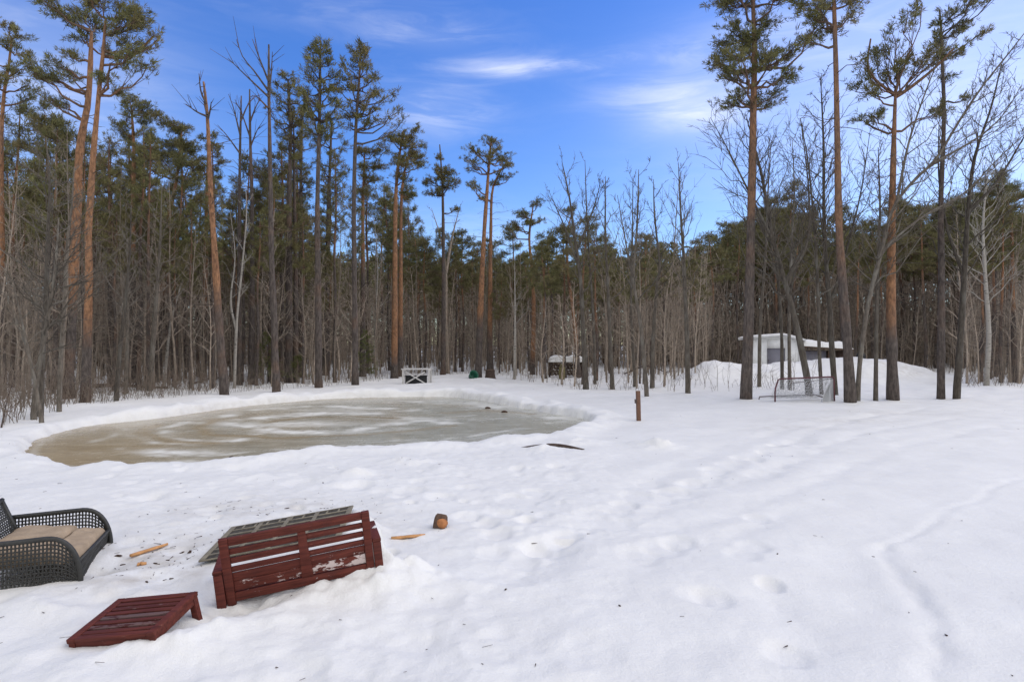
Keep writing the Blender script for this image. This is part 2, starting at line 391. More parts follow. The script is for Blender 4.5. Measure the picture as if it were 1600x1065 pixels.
LUMPS = [(492, 930, .16, .075), (455, 948, .14, .04), (405, 972, .2, .05), (555, 912, .22, .08), (603, 893, .24, .15), (570, 893, .22, .13), (585, 915, .3, .06), (535, 925, .2, .04), (650, 900, .3, .08), (300, 1005, .16, .07), (240, 1018, .15, .05), (345, 985, .16, .07),
         (180, 1015, .2, .03), (60, 945, .25, .05), (160, 925, .16, .05), (210, 930, .14, .05), (306, 964, .13, .10), (150, 893, .16, -.07), (338, 962, .18, -.13), (400, 938, .22, -.08), (1030, 697, .35, .16), (900, 690, .45, .10), (850, 702, .3, .06), (640, 720, .4, .08), (560, 740, .3, .07), (700, 730, .4, .05), (400, 745, .3, .05), (1000, 692, .3, .05)]
RUTS = [([(1640, 728), (1500, 790), (1420, 832), (1392, 852)], .05, .012), ([(1392, 850), (1400, 878), (1432, 935), (1455, 1000), (1475, 1075)], .08, .030), ([(800, 905), (900, 850), (1000, 805), (1100, 760), (1200, 700), (1330, 655), (1480, 632)], .16, .028),
        ([(830, 880), (930, 800), (1010, 750), (1120, 700), (1240, 668), (1370, 648)], .22, .022), ([(1130, 760), (1220, 730), (1340, 680), (1500, 650)], .2, .03), ([(1000, 835), (1140, 800), (1260, 760), (1400, 700), (1560, 665)], .18, .02),
        ([(1260, 1080), (1250, 990), (1210, 930)], .2, .025), ([(950, 905), (1100, 860), (1230, 800)], .16, .018)]
PITW = [(*gp(a, b)[:2], s, d) for a, b, s, d in PITS]; LUMPW = [(*gp(a, b)[:2], s, d) for a, b, s, d in LUMPS]
RUTW = [(np.array([gp(a, b)[:2] for a, b in pts]), w, d) for pts, w, d in RUTS]
def local(fn, x, y, cx, cy, r, z):
    m = (np.abs(x - cx) < r) & (np.abs(y - cy) < r)
    if m.any(): z[m] += fn(x[m], y[m])
def terrain(x, y):
    x = np.asarray(x, float); y = np.asarray(y, float); shp = x.shape; x = x.ravel(); y = y.ravel()
    r = np.hypot(x, y)
    z = .09 * fbm(x * .22, y * .22, 1) + .035 * fbm(x * .9, y * .9, 2, 3)
    near = 1 - ss(14, 26, r)
    # trampled, crusty snow between the furniture and the pond; smoother to the right
    rough = near * (.12 + .88 * (1 - ss(-.5, 3.5, x - (y - 5) * .05)))
    z = z + rough * (.030 * np.abs(fbm(x * 1.6, y * 1.6, 11, 3)) - .008) + near * (1 - ss(-.5, 3.5, x - (y - 5) * .05)) * ((.35 + .65 * ss(5.2, 6.5, y)) * (.024 * np.abs(fbm(x * 3.6, y * 5.2, 17, 5, .62)) + .010 * fbm(x * 10, y * 10, 19, 3, .6)))
    z = z + near * .0035 * fbm(x * 7, y * 3.5 + x * 2.5, 23, 4, .6)
    # folds and clods pushed up round the furniture
    fold = (1 - ss(-.6, 1.0, x)) * (1 - ss(5.0, 6.2, y)) * near
    z = z + fold * (.075 * (.22 - np.abs(fbm(x * 1.5, y * 1.5, 27, 3))) + .02 * fbm(x * 5, y * 5, 29, 3))
    z = z + ss(18, 32, r) * .16 * fbm(x * .5, y * .5, 31, 3)
    for cx, cy, s, d in PITW:
        local(lambda a, b: -d * np.exp(-(((a - cx) / s) ** 2 + ((b - cy) / (s * 1.25)) ** 2) ** 2.4) + d * .12 * gauss2(a, b, cx + s * .4, cy + s * 1.2, s * 1.1), x, y, cx, cy, s * 4, z)
    for cx, cy, s, d in LUMPW:
        local(lambda a, b: d * gauss2(a, b, cx, cy, s, s * .8) * (1 + .9 * fbm(a * 5, b * 5, 3)), x, y, cx, cy, s * 3.5, z)
    for P, w, d in RUTW:
        lo = P.min(0) - 1.5; hi = P.max(0) + 1.5
        m = (x > lo[0]) & (x < hi[0]) & (y > lo[1]) & (y < hi[1])
        if m.any():
            xa = x[m] + .12 * fbm(x[m] * 1.7, y[m] * 1.7, 41); ya = y[m] + .12 * fbm(x[m] * 1.7, y[m] * 1.7, 43)
            q = seg_dist(xa, ya, P)
            z[m] += -d * np.exp(-(q / w) ** 2) * (.7 + .8 * fbm(x[m] * 3, y[m] * 3, 47)) + .15 * d * np.exp(-((q - 2 * w) / w) ** 2)
    # pond basin and its banks
    m = (x > POND[:, 0].min() - 4) & (x < POND[:, 0].max() + 4) & (y > POND[:, 1].min() - 4) & (y < POND[:, 1].max() + 4)
    if m.any():
        xm, ym = x[m], y[m]
        q = seg_dist(xm, ym, POND, True); q = np.where(inside(xm, ym, POND), -q, q)
        far = ss(14, 19, ym + .1 * xm)
        bank = (.09 + .09 * far) * np.exp(-((q - .5) / .45) ** 2) * (1 + 1.2 * fbm(xm * 1.1, ym * 1.1, 51)) - .06 * ss(2.6, .4, q) * (1 - far)
        zz = z[m] + bank
        e = ss(-.10, .10 + .25 * (1 - far), q + .09 * fbm(xm * 3, ym * 3, 53))
        z[m] = -.42 + (np.maximum(zz, -.06) + .42) * e
    # the slotted pallet lies in a trodden hollow
    c_, s_ = math.cos(.12), math.sin(.12); ax, ay = x + 2.725, y - 5.30; lx, ly = ax * c_ + ay * s_, -ax * s_ + ay * c_
    w_ = ss(-.3, -.02, lx) * ss(1.6, 1.2, lx) * ss(-.42, -.12, ly) * ss(1.15, .9, ly); z = z * (1 - w_) + (.015 + .145 * np.clip(lx, 0, 1.3) + .05 * np.clip(ly, 0, 1)) * w_
    # snow bank ploughed up in front of the shed
    px = CX + F * x / np.maximum(y, 1)
    top = np.interp(px, MOUND_PX, MOUND_Y, left=620, right=620)
    hm = np.maximum(H - (top - HY) / F * 36 - 0.02, 0)
    wy = np.where(y < 36, np.exp(-((y - 36) / 2.6) ** 2), np.exp(-((y - 36) / 4.0) ** 2))
    z = z + np.where(y > 20, hm * wy * (1 + .25 * fbm(x * .8, y * .8, 61)), 0)
    z = z + np.where(r > 160, (r - 160) * .01, 0)
    return z.reshape(shp)
def tz(x, y): return float(terrain(np.array([x]), np.array([y]))[0])

def build_ground():
    a1 = np.concatenate([np.arange(-47, 47, .22), np.arange(47, 313, 4.0)])
    th = np.radians(a1); rr = np.concatenate([[.05, .3, .7, 1.0, 1.3], np.geomspace(1.5, 60, 640), np.geomspace(62, 900, 60)])
    nT, nR = len(th), len(rr)
    X = rr[:, None] * np.sin(th)[None]; Y = rr[:, None] * np.cos(th)[None]
    Z = terrain(X, Y)
    V = np.stack([X, Y, Z], -1).reshape(-1, 3)
    i = np.arange(nR - 1)[:, None] * nT; j = np.arange(nT)[None]; j2 = (j + 1) % nT
    q = np.stack([i + j, i + nT + j, i + nT + j2, i + j2], -1).reshape(-1, 4)
    x, y = V[:, 0], V[:, 1]
    d = np.zeros(len(V))
    def stain(px, py, rx, ry, k):
        cx, cy = gp(px, py)[:2]; return k * gauss2(x, y, cx, cy, rx, ry)
    for s in [(255, 868, .75, .7, .5), (320, 905, .5, .5, .25), (330, 810, 1.6, .7, .16), (430, 792, 1.3, .6, .3), (180, 905, .5, .5, .35), (1300, 657, 2.0, .7, .35), (1380, 645, 2.5, .8, .3), (1240, 668, 1.2, .5, .3), (560, 830, .7, .5, .3)]:
        d += stain(*s)
    mx, my = gp(1385, 592)[0] * 36 / gp(1385, 592)[1], 36
    d += .45 * gauss2(x, y, (1370 - CX) / F * 35, 34.6, 2.6, 2.2) * (.5 + fbm(x * .9, y * 3, 71))
    mm = (x > POND[:, 0].min() - 2) & (x < POND[:, 0].max() + 2) & (y > POND[:, 1].min() - 2) & (y < POND[:, 1].max() + 2)
    q_ = seg_dist(x[mm], y[mm], POND, True); d[mm] += .30 * np.exp(-(q_ / .10) ** 2)
    d += ss(26, 40, np.hypot(x, y)) * .25 * ss(.0, .5, fbm(x * .4, y * .4, 77)) * (np.hypot(x, y) < 200)
    b = MB(); b.add(V, q=q, a=np.clip(d, 0, 1)); o = b.build('snow_ground', M['snow'], smooth=True, attr='dirt')
    o['kind'] = 'structure'; return o
build_ground()

def build_ice():
    c = POND.mean(0); ncirc = len(POND); rings = np.linspace(0, 1.04, 70)
    X = c[0] + (POND[:, 0] - c[0])[None] * rings[:, None]; Y = c[1] + (POND[:, 1] - c[1])[None] * rings[:, None]
    x = X.ravel(); y = Y.ravel()
    i = np.arange(len(rings) - 1)[:, None] * ncirc; j = np.arange(ncirc)[None]; j2 = (j + 1) % ncirc
    q = np.stack([i + j, i + j2, i + ncirc + j2, i + ncirc + j], -1).reshape(-1, 4)
    # a fine grid carries the swirls of slush better than rings do
    gx = np.arange(POND[:, 0].min() - .3, POND[:, 0].max() + .3, .045); gy = np.arange(POND[:, 1].min() - .3, POND[:, 1].max() + .3, .06)
    GX, GY = np.meshgrid(gx, gy); inside_m = inside(GX.ravel(), GY.ravel(), c + (POND - c) * 1.035).reshape(GX.shape)
    ok = inside_m[:-1, :-1] & inside_m[1:, :-1] & inside_m[:-1, 1:] & inside_m[1:, 1:]
    ii, jj = np.nonzero(ok); nx = len(gx)
    q = np.stack([ii * nx + jj, ii * nx + jj + 1, (ii + 1) * nx + jj + 1, (ii + 1) * nx + jj], -1)
    used, inv = np.unique(q.ravel(), return_inverse=True); q = inv.reshape(-1, 4)
    x = GX.ravel()[used]; y = GY.ravel()[used]
    xa = x + .35 * fbm(x * .8, y * .8, 81); ya = y + .35 * fbm(x * .8, y * .8, 83)
    s = np.zeros(len(x))
    def arc(pts, w, k):
        nonlocal s
        P = np.array([gp(a, b, ICE_Z)[:2] for a, b in pts]); q_ = seg_dist(xa, ya, P)
        s = np.maximum(s, k * np.exp(-(q_ / w) ** 2) * np.clip(.75 + 1.1 * fbm(x * 1.6, y * 1.6, 85), 0, 1.2))
    def blob(px, py, rx, ry, k):
        nonlocal s
        cx, cy = gp(px, py, ICE_Z)[:2]; s = np.maximum(s, k * gauss2(xa, ya, cx, cy, rx, ry))
    # photo px of the pale slush streaks
    arc([(205, 668), (212, 680), (240, 692), (300, 694)], .22, .55)
    arc([(300, 655), (330, 650), (262, 668), (262, 682), (300, 690), (360, 688), (390, 678)], .30, .75)
    arc([(350, 650), (400, 640), (520, 634), (640, 640)], .55, .75)
    arc([(365, 662), (430, 672), (500, 676), (600, 662), (680, 660)], .5, .85)
    arc([(400, 655), (480, 646), (560, 645), (660, 658)], .8, .75)
    arc([(330, 685), (420, 684), (520, 676), (640, 668)], .28, .45)
    arc([(480, 628), (600, 626), (720, 628), (820, 640), (900, 656)], .9, .6)
    for pts in ([(180, 700), (230, 712), (330, 710), (450, 700), (560, 694)], [(420, 632), (560, 628), (700, 632), (800, 646), (860, 660)], [(300, 672), (380, 664), (470, 668), (560, 668), (640, 660), (700, 650), (740, 648)], [(150, 690), (200, 672), (280, 657), (360, 647)], [(520, 700), (640, 692), (760, 678), (840, 668)]): arc(pts, .14, .5)
    arc([(690, 655), (740, 654), (800, 652)], .35, .75); arc([(640, 695), (660, 690)], .2, .6)
    arc([(560, 690), (700, 686), (780, 682)], .25, .35)
    blob(280, 706, .9, .35, .98); blob(272, 722, .45, .3, .98); blob(345, 660, .8, .5, .6); blob(455, 662, 1.6, .9, .75); blob(520, 640, 2.2, 1.4, .5)
    s += .12 * np.clip(fbm(x * .7, y * 1.9, 87) * 2, 0, 1)
    s += .5 * ss(.12, 0, seg_dist(x, y, POND, True)) * .8
    px = CX + F * x / y
    silt = np.clip(1.10 - (px - 80) / 600 + .5 * fbm(x * .5, y * .5, 91), 0, 1)
    for pts, w in (([(250, 662), (225, 676), (262, 690), (330, 692)], .16), ([(345, 655), (318, 668), (350, 680), (430, 684), (520, 680), (640, 672), (700, 664)], .16), ([(420, 660), (470, 652), (560, 649), (620, 653)], .2), ([(690, 645), (760, 640), (820, 646)], .25)):
        q_ = seg_dist(xa, ya, np.array([gp(a, b, ICE_Z)[:2] for a, b in pts])); e_ = np.exp(-(q_ / w) ** 2); silt = np.clip(silt + .5 * e_, 0, 1); s = s * (1 - .75 * e_)
    s = .6 * s + .30 * ss(.25, .75, s + .25 * fbm(x * 2.2, y * 2.2, 95, 5, .6)) + .4 * ss(.8, .95, s)
    b = MB(); b.add(np.stack([x, y, np.full(len(x), ICE_Z)], -1), q=q, a=np.clip(s, 0, 1)); o = b.build('pond_ice', M['ice'], smooth=True, attr='slush')
    at_ = o.data.attributes.new('silt', 'FLOAT', 'POINT'); at_.data.foreach_set('value', silt.astype(np.float32))
    o['kind'] = 'structure'
build_ice()

# ------------------------------------------------------------------ trees
def spline(P, n):
    P = np.asarray(P, float)
    if len(P) == 2: return P[0] + (P[1] - P[0]) * np.linspace(0, 1, n)[:, None]
    d = np.concatenate([[0], np.cumsum(np.linalg.norm(np.diff(P, axis=0), axis=1))]); t = np.linspace(0, d[-1], n)
    Q = np.vstack([2 * P[0] - P[1], P, 2 * P[-1] - P[-2]]); out = []
    for x in t:
        i = min(max(np.searchsorted(d, x) - 1, 0), len(P) - 2); u = (x - d[i]) / (d[i + 1] - d[i] + 1e-9)
        p0, p1, p2, p3 = Q[i], Q[i + 1], Q[i + 2], Q[i + 3]
        out.append(.5 * (2 * p1 + (p2 - p0) * u + (2 * p0 - 5 * p1 + 4 * p2 - p3) * u * u + (3 * p1 - p0 - 3 * p2 + p3) * u ** 3))
    return np.array(out)
def stem_tube(mb, P, r0, r1, rng, k=9, a=0., flare=.3, n=None):
    n = n or max(12, int(len(P)))
    t = np.linspace(0, 1, len(P))
    rad = r1 + (r0 - r1) * (1 - t) ** .75
    rad = rad * (1 + flare * np.exp(-(P[:, 2] - P[0, 2]) / .35)) * (1 + .05 * rng.normal(size=len(P)))
    Q = P.copy(); Q[0, 2] -= .35
    mb.tube(Q, rad, k, a)
    return rad
def limb(mb, P0, P1, r0, r1, rng, bow=.12, k=5, n=6, a=0., jit=.04):
    t = np.linspace(0, 1, n)[:, None]; L = np.linalg.norm(P1 - P0)
    P = P0 + (P1 - P0) * t + np.array([0, 0, 1.]) * (-bow * L * np.sin(np.pi * t))
    P[1:-1] += rng.normal(size=(n - 2, 3)) * jit * L
    mb.tube(P, r0 + (r1 - r0) * t[:, 0], k, a, cap=False)
    return P
def inball(rng, n):
    v = rng.normal(size=(n, 3)); v /= np.linalg.norm(v, axis=1, keepdims=True)
    return v * rng.uniform(0.15, 1, (n, 1)) ** (1 / 2.2)
def pad(rng, bark, fol, P0, C, Rv, ntw, ts, r0, a=.4, k=9, ntuft=4, bow=.1):
    P = limb(bark, P0, C, r0, .012, rng, bow=bow, a=a)
    E = C + inball(rng, ntw) * Rv
    idx = rng.integers(2, len(P), ntw); S = P[idx] + (E - P[idx]) * .02
    mid = S + (E - S) * .5 + rng.normal(size=(ntw, 3)) * .05 * np.linalg.norm(E - S, axis=1, keepdims=True)
    bark.sticks(S, mid, .013, .009, a * .6); bark.sticks(mid, E, .009, .004, a * .5)
    us = np.linspace(.45, 1, ntuft)
    Cs = np.concatenate([mid + (E - mid) * max(0, (u - .5) * 2) if u > .5 else S + (mid - S) * u * 2 for u in us])
    Cs = Cs + rng.normal(size=Cs.shape) * ts * .35
    A = np.tile((E - S) / (np.linalg.norm(E - S, axis=1, keepdims=True) + 1e-9), (ntuft, 1)) + np.array([0, 0, .55])
    fol.tufts(Cs, A, rng.uniform(.75, 1.2, len(Cs)) * ts, rng, k=k)
def dead_twigs(rng, mb, P, rad, lo, hi, n, L, a=0.):
    for i in range(n):
        t = rng.uniform(lo, hi); j = min(int(t * (len(P) - 1)), len(P) - 2); p = P[j] + (P[j + 1] - P[j]) * rng.uniform()
        az = rng.uniform(0, 2 * np.pi); l = L * rng.uniform(.3, 1.2); d = np.array([np.cos(az), np.sin(az), rng.uniform(-.25, .35)])
        Q = limb(mb, p, p + d * l, .02, .006, rng, bow=rng.uniform(-.1, .12), k=3, n=4, a=a)
        m = rng.integers(1, 4); S = Q[rng.integers(1, 4, m)]
        mb.sticks(S, S + unit(d) * .4 * l + rng.normal(size=(m, 3)) * .25 * l, .008, .004, a)

def base_point(px, py, Y=None):
    """where the trunk meets the snow under this pixel (Y given: at that depth, at the height of the snow)"""
    if Y is None:
        Y = F * H / (py - HY)
        for _ in range(6):
            x = (px - CX) / F * Y; Y = .5 * Y + .5 * F * (H - tz(x, Y)) / (py - HY)
    x = (px - CX) / F * Y
    return np.array([x, Y, tz(x, Y)])
TREE_SEED = [100]
def photo_path(pts, Y, rng, lean=.5, n=26):
    b = base_point(*pts[0], Y); Yb = b[1]
    P = [b] + [at(px, py, Yb) for px, py in pts[1:]]
    P = np.array(P); h = P[:, 2] - b[2]
    P[:, 1] += lean * rng.uniform(-1, 1) * (h / 14) ** 2
    # keep the outline where the photograph has it, seen from the photograph's eye point, after leaning in depth
    P[:, 0] *= P[:, 1] / Yb; P[:, 2] = H + (P[:, 2] - H) * P[:, 1] / Yb
    return b, spline(P - b, n)

def pine(label, pts, w, pads=(), auto=None, orange=None, Y=None, dens=1., ts=.215, lean=.5, name='pine_tree', group=None, dead=14, spot=False, snag=(), needles=None, fork=(), om=.9):
    TREE_SEED[0] += 1; rng = np.random.default_rng(TREE_SEED[0])
    b, P = photo_path(pts, Y, rng, lean); Yb = b[1]; s = Yb / F
    root = thing(name, label, 'tree', loc=b, group=group)
    tr = MB(); fol = MB()
    zo = (H - (orange - HY) * s - b[2]) if orange is not None else 1e6
    a = om * np.clip((P[:, 2] - zo) / 1.2 + .5, 0, 1) * (1 - .35 * np.clip((P[:, 2] - P[-1, 2] * .85) / (P[-1, 2] * .2), 0, 1))
    r0 = w / 2 * s
    rad = stem_tube(tr, P, r0, max(.025, r0 * .22), rng, a=a)
    def attach(C, hd):
        z = max(min(C[2] - .45 * hd - .05, P[-1, 2]), P[-1, 2] * .45); i = int(np.argmin(np.abs(P[:, 2] - z)))
        return P[i], rad[i], a[i]
    for fk in fork:
        Q = spline(np.array([at(px, py, Yb) - b for px, py in fk[0]]), 9); Q[:, 1] += np.linspace(0, fk[2], 9)
        tr.tube(Q, np.linspace(fk[1] / 2 * s, .03, 9), 6, .5, cap=False)
    jobs = []
    for p in pads:
        px, py, rx, ry = p[:4]
        if pts[0][0] > 1100: rx, ry = rx * 1.15, ry * 1.3
        C = at(px, py, Yb) - b; R_ = np.array([rx * s, max(rx * s * .9, .35), ry * s]); C[1] += rng.uniform(-1, 1) * max(.5, rx * s * .9) + P[-1, 1] * .6
        jobs.append((C, R_))
        if rx * s > .5:                                   # a second, hidden layer of the same branch system in depth
            C2 = C + np.array([rng.uniform(-.5, .5) * rx * s, rng.choice([-1, 1]) * rng.uniform(.5, 1.3), rng.uniform(-.1, .15)]); jobs.append((C2, R_ * .75))
    if auto:
        y0, y1, rp, n = auto; z0 = H - (y0 - HY) * s - b[2]; z1 = H - (y1 - HY) * s - b[2]
        for i in range(n):
            u = (i + rng.uniform()) / n; z = z1 + (z0 - z1) * u
            prof = (min(1, .55 + 1.2 * u) * (1 - u ** 2.2) ** .6 + .12)
            d = rp * s * prof * rng.uniform(.45, 1.05); az = i * 2.4 + rng.uniform(-.5, .5)
            j = int(np.argmin(np.abs(P[:, 2] - z)))
            C = P[j] + np.array([np.cos(az) * d, np.sin(az) * d, 0]); C[2] = z + .1 * d
            rr = rp * s * (.15 if spot else .36) * rng.uniform(.7, 1.2)
            jobs.append((C, np.array([rr, rr, rr * (.8 if spot else .42)])))
    for C, R_ in jobs:
        hd = np.hypot(C[0] - np.interp(C[2], P[:, 2], P[:, 0]), C[1] - np.interp(C[2], P[:, 2], P[:, 1]))
        P0, rr, aa = attach(C, hd)
        nt = int(max(4 if spot else 5, dens * (26 if spot else 38) * (R_[0] * R_[1]) ** .5 * max(R_[2], .2) ** .5))
        pad(rng, tr, fol, P0, C, R_, nt, ts, min(.06, rr * .55 + .01) , a=aa * .5, k=9 if spot else 12, ntuft=4 if spot else 5, bow=rng.uniform(.02, .16))
    if dead: dead_twigs(rng, tr, P, rad, .3, .8, dead, 1.3, .1)
    for q in snag:
        Q = np.array([at(px, py, Yb) - b for px, py in q]); Q[1:, 1] += rng.uniform(-.8, .8) * np.linspace(.4, 1, len(Q) - 1)
        Q = spline(Q, 8); tr.tube(Q, np.linspace(.05, .012, 8), 5, .05, cap=False)
        for i in range(5):
            j = rng.integers(2, 7); e = Q[j] + (Q[j] - Q[j - 1]) * rng.uniform(1, 3) + rng.normal(size=3) * .25
            tr.sticks([Q[j]], [e], .018, .006, .05)
    tr.build('trunk', M['pine_bark'], root, smooth=True)
    if fol.nv: fol.build('crown', needles or M['needles'], root)
    return root

def bare_branches(rng, mb, P, rad, lo, n, Lmax, up=(.7, 1.5), sub=5, tw=3, taper=.8, az0=None, a=0.):
    Ht = P[-1, 2] - P[0, 2]
    for i in range(n):
        t = lo + (1 - lo) * (i + rng.uniform()) / n; x = t * (len(P) - 1); j = min(int(x), len(P) - 2); p = P[j] + (P[j + 1] - P[j]) * (x - j)
        az = i * 2.4 + rng.uniform(-.6, .6); up_ = rng.uniform(*up)
        tang = unit(P[j + 1] - P[j]); d = unit(np.array([np.cos(az), np.sin(az), 0]) + tang * up_)
        L = Lmax * (1 - taper * (t - lo) / (1 - lo + 1e-6)) * rng.uniform(.6, 1.15)
        r0 = max(.006, min(rad[j] * .5, .012 + L * .009))
        Q = limb(mb, p, p + d * L + np.array([0, 0, .12 * L]), r0, .006, rng, bow=rng.uniform(.0, .10), k=4, n=6, a=a, jit=.025)
        for s_ in range(sub):
            jj = rng.integers(1, 6); q = Q[jj] if jj < 6 else Q[-1]; dir_ = unit(Q[jj] - Q[jj - 1])
            dd = unit(dir_ + rng.normal(size=3) * .5 + np.array([0, 0, .3])); l = L * rng.uniform(.2, .45)
            mid = q + dd * l * .5; e = mid + unit(dd + rng.normal(size=3) * .25 + np.array([0, 0, .15])) * l * .5
            mb.sticks([q, mid], [mid, e], [.0085, .0065], [.0065, .004], a)
            S = np.array([mid, q + dd * l * .3, e])[rng.integers(0, 3, tw)]
            mb.sticks(S, S + (dd + rng.normal(size=(tw, 3)) * .45) * l * .5, .0065, .0035, a)
def bare_tree(label, pts, w, Y=None, n=16, L=3., lo=.35, lean=.4, mat_=None, forks=(), name='bare_tree', group=None, sub=5, up=(.8, 1.7), tip=.012):
    TREE_SEED[0] += 1; rng = np.random.default_rng(TREE_SEED[0])
    b, P = photo_path(pts, Y, rng, lean); Yb = b[1]; s = Yb / F
    root = thing(name, label, 'tree', loc=b, group=group)
    tr = MB(); br = MB(); fb = []; r0 = w / 2 * s
    rad = stem_tube(tr, P, r0, tip, rng, k=7, flare=.2)
    nb = 1.6 if pts[0][0] > 1150 else 1.; bare_branches(rng, br, P, rad, lo, int(n * nb), L, up=up, sub=sub + (1 if nb > 1 else 0))
    for fk, fw in forks:
        Q = np.array([at(px, py, Yb) - b for px, py in fk]); dz = rng.uniform(-1.2, 1.2); Q[:, 1] += dz * np.linspace(0, 1, len(Q))
        Q[0] = P[np.argmin(np.abs(P[:, 2] - Q[0, 2]))]
        Q = spline(Q, 16); rf = np.linspace(fw / 2 * s, .01, 16); tr.tube(Q, rf, 6, 0., cap=False); fb.append(MB())
        bare_branches(rng, fb[-1], Q, rf, .25, max(6, int(n * nb) // 2), L * .75, up=up, sub=sub)
    tr.build('trunk', mat_ or M['grey_bark'], root, smooth=True); 
    for m_ in [br] + fb: m_.build('branches', mat_ or M['grey_bark'], root)
    return root
G_HP = None
# pines of the left wood
pine('pine cut off by the left edge of the photo', [(3, 617), (3, 400), (2, 230), (6, 150), (14, 100), (18, 60)], 11, auto=(35, 150, 46, 16), orange=430)
pine('stoutest pine at the left, dark below and orange above, leaning right into its neighbour', [(104, 622), (110, 500), (117, 380), (121, 320), (124, 240), (132, 190), (138, 158), (141, 110), (143, 50)], 19,
     pads=[(112, 38, 24, 13), (140, 22, 34, 14), (86, 98, 24, 9), (100, 128, 30, 8), (120, 95, 20, 9), (70, 120, 18, 7), (100, 12, 22, 9), (130, 60, 24, 12), (75, 150, 22, 6)], orange=465)
pine('orange barked pine beside the stoutest left pine, long limb reaching right', [(133, 629), (137, 520), (139, 424), (138, 360), (141, 320), (146, 240), (151, 184), (157, 120), (161, 85), (165, 30)], 14,
     pads=[(228, 38, 28, 17), (205, 20, 30, 12), (246, 58, 14, 10), (240, 108, 26, 6), (205, 102, 20, 7), (172, 15, 30, 12), (190, 50, 26, 11), (215, 62, 20, 9), (150, 10, 24, 10), (185, 130, 24, 5)], orange=520, fork=[([(161, 88), (190, 87), (206, 75), (228, 45)], 6, .5)])
pine('dark crowned pine right of the two orange pines', [(206, 598), (207, 424), (208, 330), (209, 230), (205, 165)], 11, pads=[(205, 168, 26, 11), (230, 163, 14, 8), (195, 150, 18, 8), (225, 190, 20, 6), (190, 205, 22, 7), (240, 215, 20, 6), (178, 190, 15, 6), (215, 228, 26, 6)], orange=400)
pine('pine with a wide ragged crown over a kinked trunk, left of the broken snag', [(243, 597), (257, 424), (263, 348), (276, 280), (280, 246), (284, 200)], 10, pads=[(275, 198, 32, 11), (250, 233, 34, 11), (300, 233, 26, 12), (230, 252, 24, 8), (285, 256, 34, 8), (312, 258, 15, 7), (255, 190, 18, 7), (270, 220, 30, 10)], orange=460)
pine('reddish pine hidden partly behind the broken snag', [(318, 590), (320, 476), (323, 320), (325, 240), (326, 205)], 9, auto=(200, 275, 26, 9), orange=480)
pine('broken dead snag with stub branches and peeling orange patches', [(351, 617), (344, 528), (337, 420), (331, 330), (329, 296), (325, 200), (322, 160), (318, 128)], 13, orange=470, dead=20, name='dead_snag',
     snag=[[(324, 180), (315, 160), (308, 141)], [(324, 182), (312, 178), (300, 170)], [(325, 185), (333, 172), (340, 168)], [(322, 162), (317, 145), (319, 122)]])
pine('dead pine with a thin leafless top, first right of the broken snag', [(374, 601), (374, 480), (374, 348), (375, 240), (377, 150)], 8, dead=26, snag=[[(375, 210), (366, 170), (360, 150)], [(376, 190), (384, 160), (392, 140)], [(375, 240), (358, 215), (346, 200)]], name='dead_pine')
pine('dead pine with a thin leafless top, second right of the broken snag', [(393, 600), (394, 480), (394, 330), (391, 220), (390, 140)], 9, dead=26, snag=[[(391, 190), (398, 165), (402, 150)], [(391, 215), (380, 180), (372, 160)], [(391, 230), (402, 205), (410, 195)]], name='dead_pine')
pine('tall dead pine whose bare top spreads in a fan toward the left', [(432, 612), (428, 494), (424, 400), (423, 320), (421, 200), (420, 141), (420, 100), (420, 70)], 11, dead=18,
     snag=[[(420, 143), (398, 112), (382, 92), (373, 66)], [(420, 152), (388, 122), (367, 102)], [(420, 128), (408, 95), (400, 68)], [(421, 138), (425, 112), (428, 84)], [(420, 170), (400, 150), (388, 148)]], name='dead_pine')
pine('red pine with a compact crown right of the fan topped dead pine', [(451, 598), (452, 450), (452, 320), (454, 214), (452, 160), (450, 125)], 12, auto=(122, 235, 34, 31), spot=True, ts=0.26)
pine('thinner pine close against the compact crowned red pine', [(462, 597), (462, 420), (460, 300), (459, 200)], 9, auto=(170, 265, 22, 16), spot=True, ts=0.25)
pine('slim red pine between the compact crown and the tallest centre pine', [(471, 590), (470, 450), (470, 320), (471, 230), (473, 165)], 9, auto=(160, 310, 25, 22), spot=True, ts=0.25)
pine('tallest pine left of centre with a narrow spotty crown', [(498, 605), (497, 450), (496, 320), (499, 200), (500, 120), (501, 63)], 11, auto=(62, 215, 35, 44), spot=True, ts=0.28)
pine('pine with a dull crown just behind the tallest left centre pine', [(508, 587), (511, 450), (513, 320), (516, 250), (518, 185)], 10, auto=(180, 310, 34, 24), spot=True, ts=0.26)
pine('tall red pine with a one sided crown reaching right', [(555, 601), (554, 450), (553, 320), (556, 200), (561, 130), (564, 80)], 10, auto=(78, 200, 32, 37), spot=True, ts=0.27,
     pads=[(618, 146, 6, 5), (600, 160, 9, 5), (626, 180, 10, 6), (608, 182, 8, 5), (590, 145, 8, 5), (530, 138, 7, 5), (632, 190, 5, 4), (585, 185, 10, 5)])
pine('pine with a low dense crown right of the one sided red pine', [(566, 588), (567, 424), (567, 320), (570, 235)], 9, pads=[(575, 233, 26, 8), (590, 253, 20, 8), (563, 258, 15, 7), (602, 228, 12, 6), (580, 275, 22, 7), (570, 300, 18, 6)], orange=420)
pine('orange stemmed pine of a close pair, dense crown leaning right', [(616, 591), (617, 450), (618, 320), (622, 260), (630, 205)], 11, pads=[(640, 212, 24, 8), (650, 235, 16, 8), (620, 238, 20, 8), (608, 213, 14, 7), (640, 260, 22, 7), (655, 203, 12, 7), (625, 278, 18, 6), (632, 225, 22, 8)], orange=560)
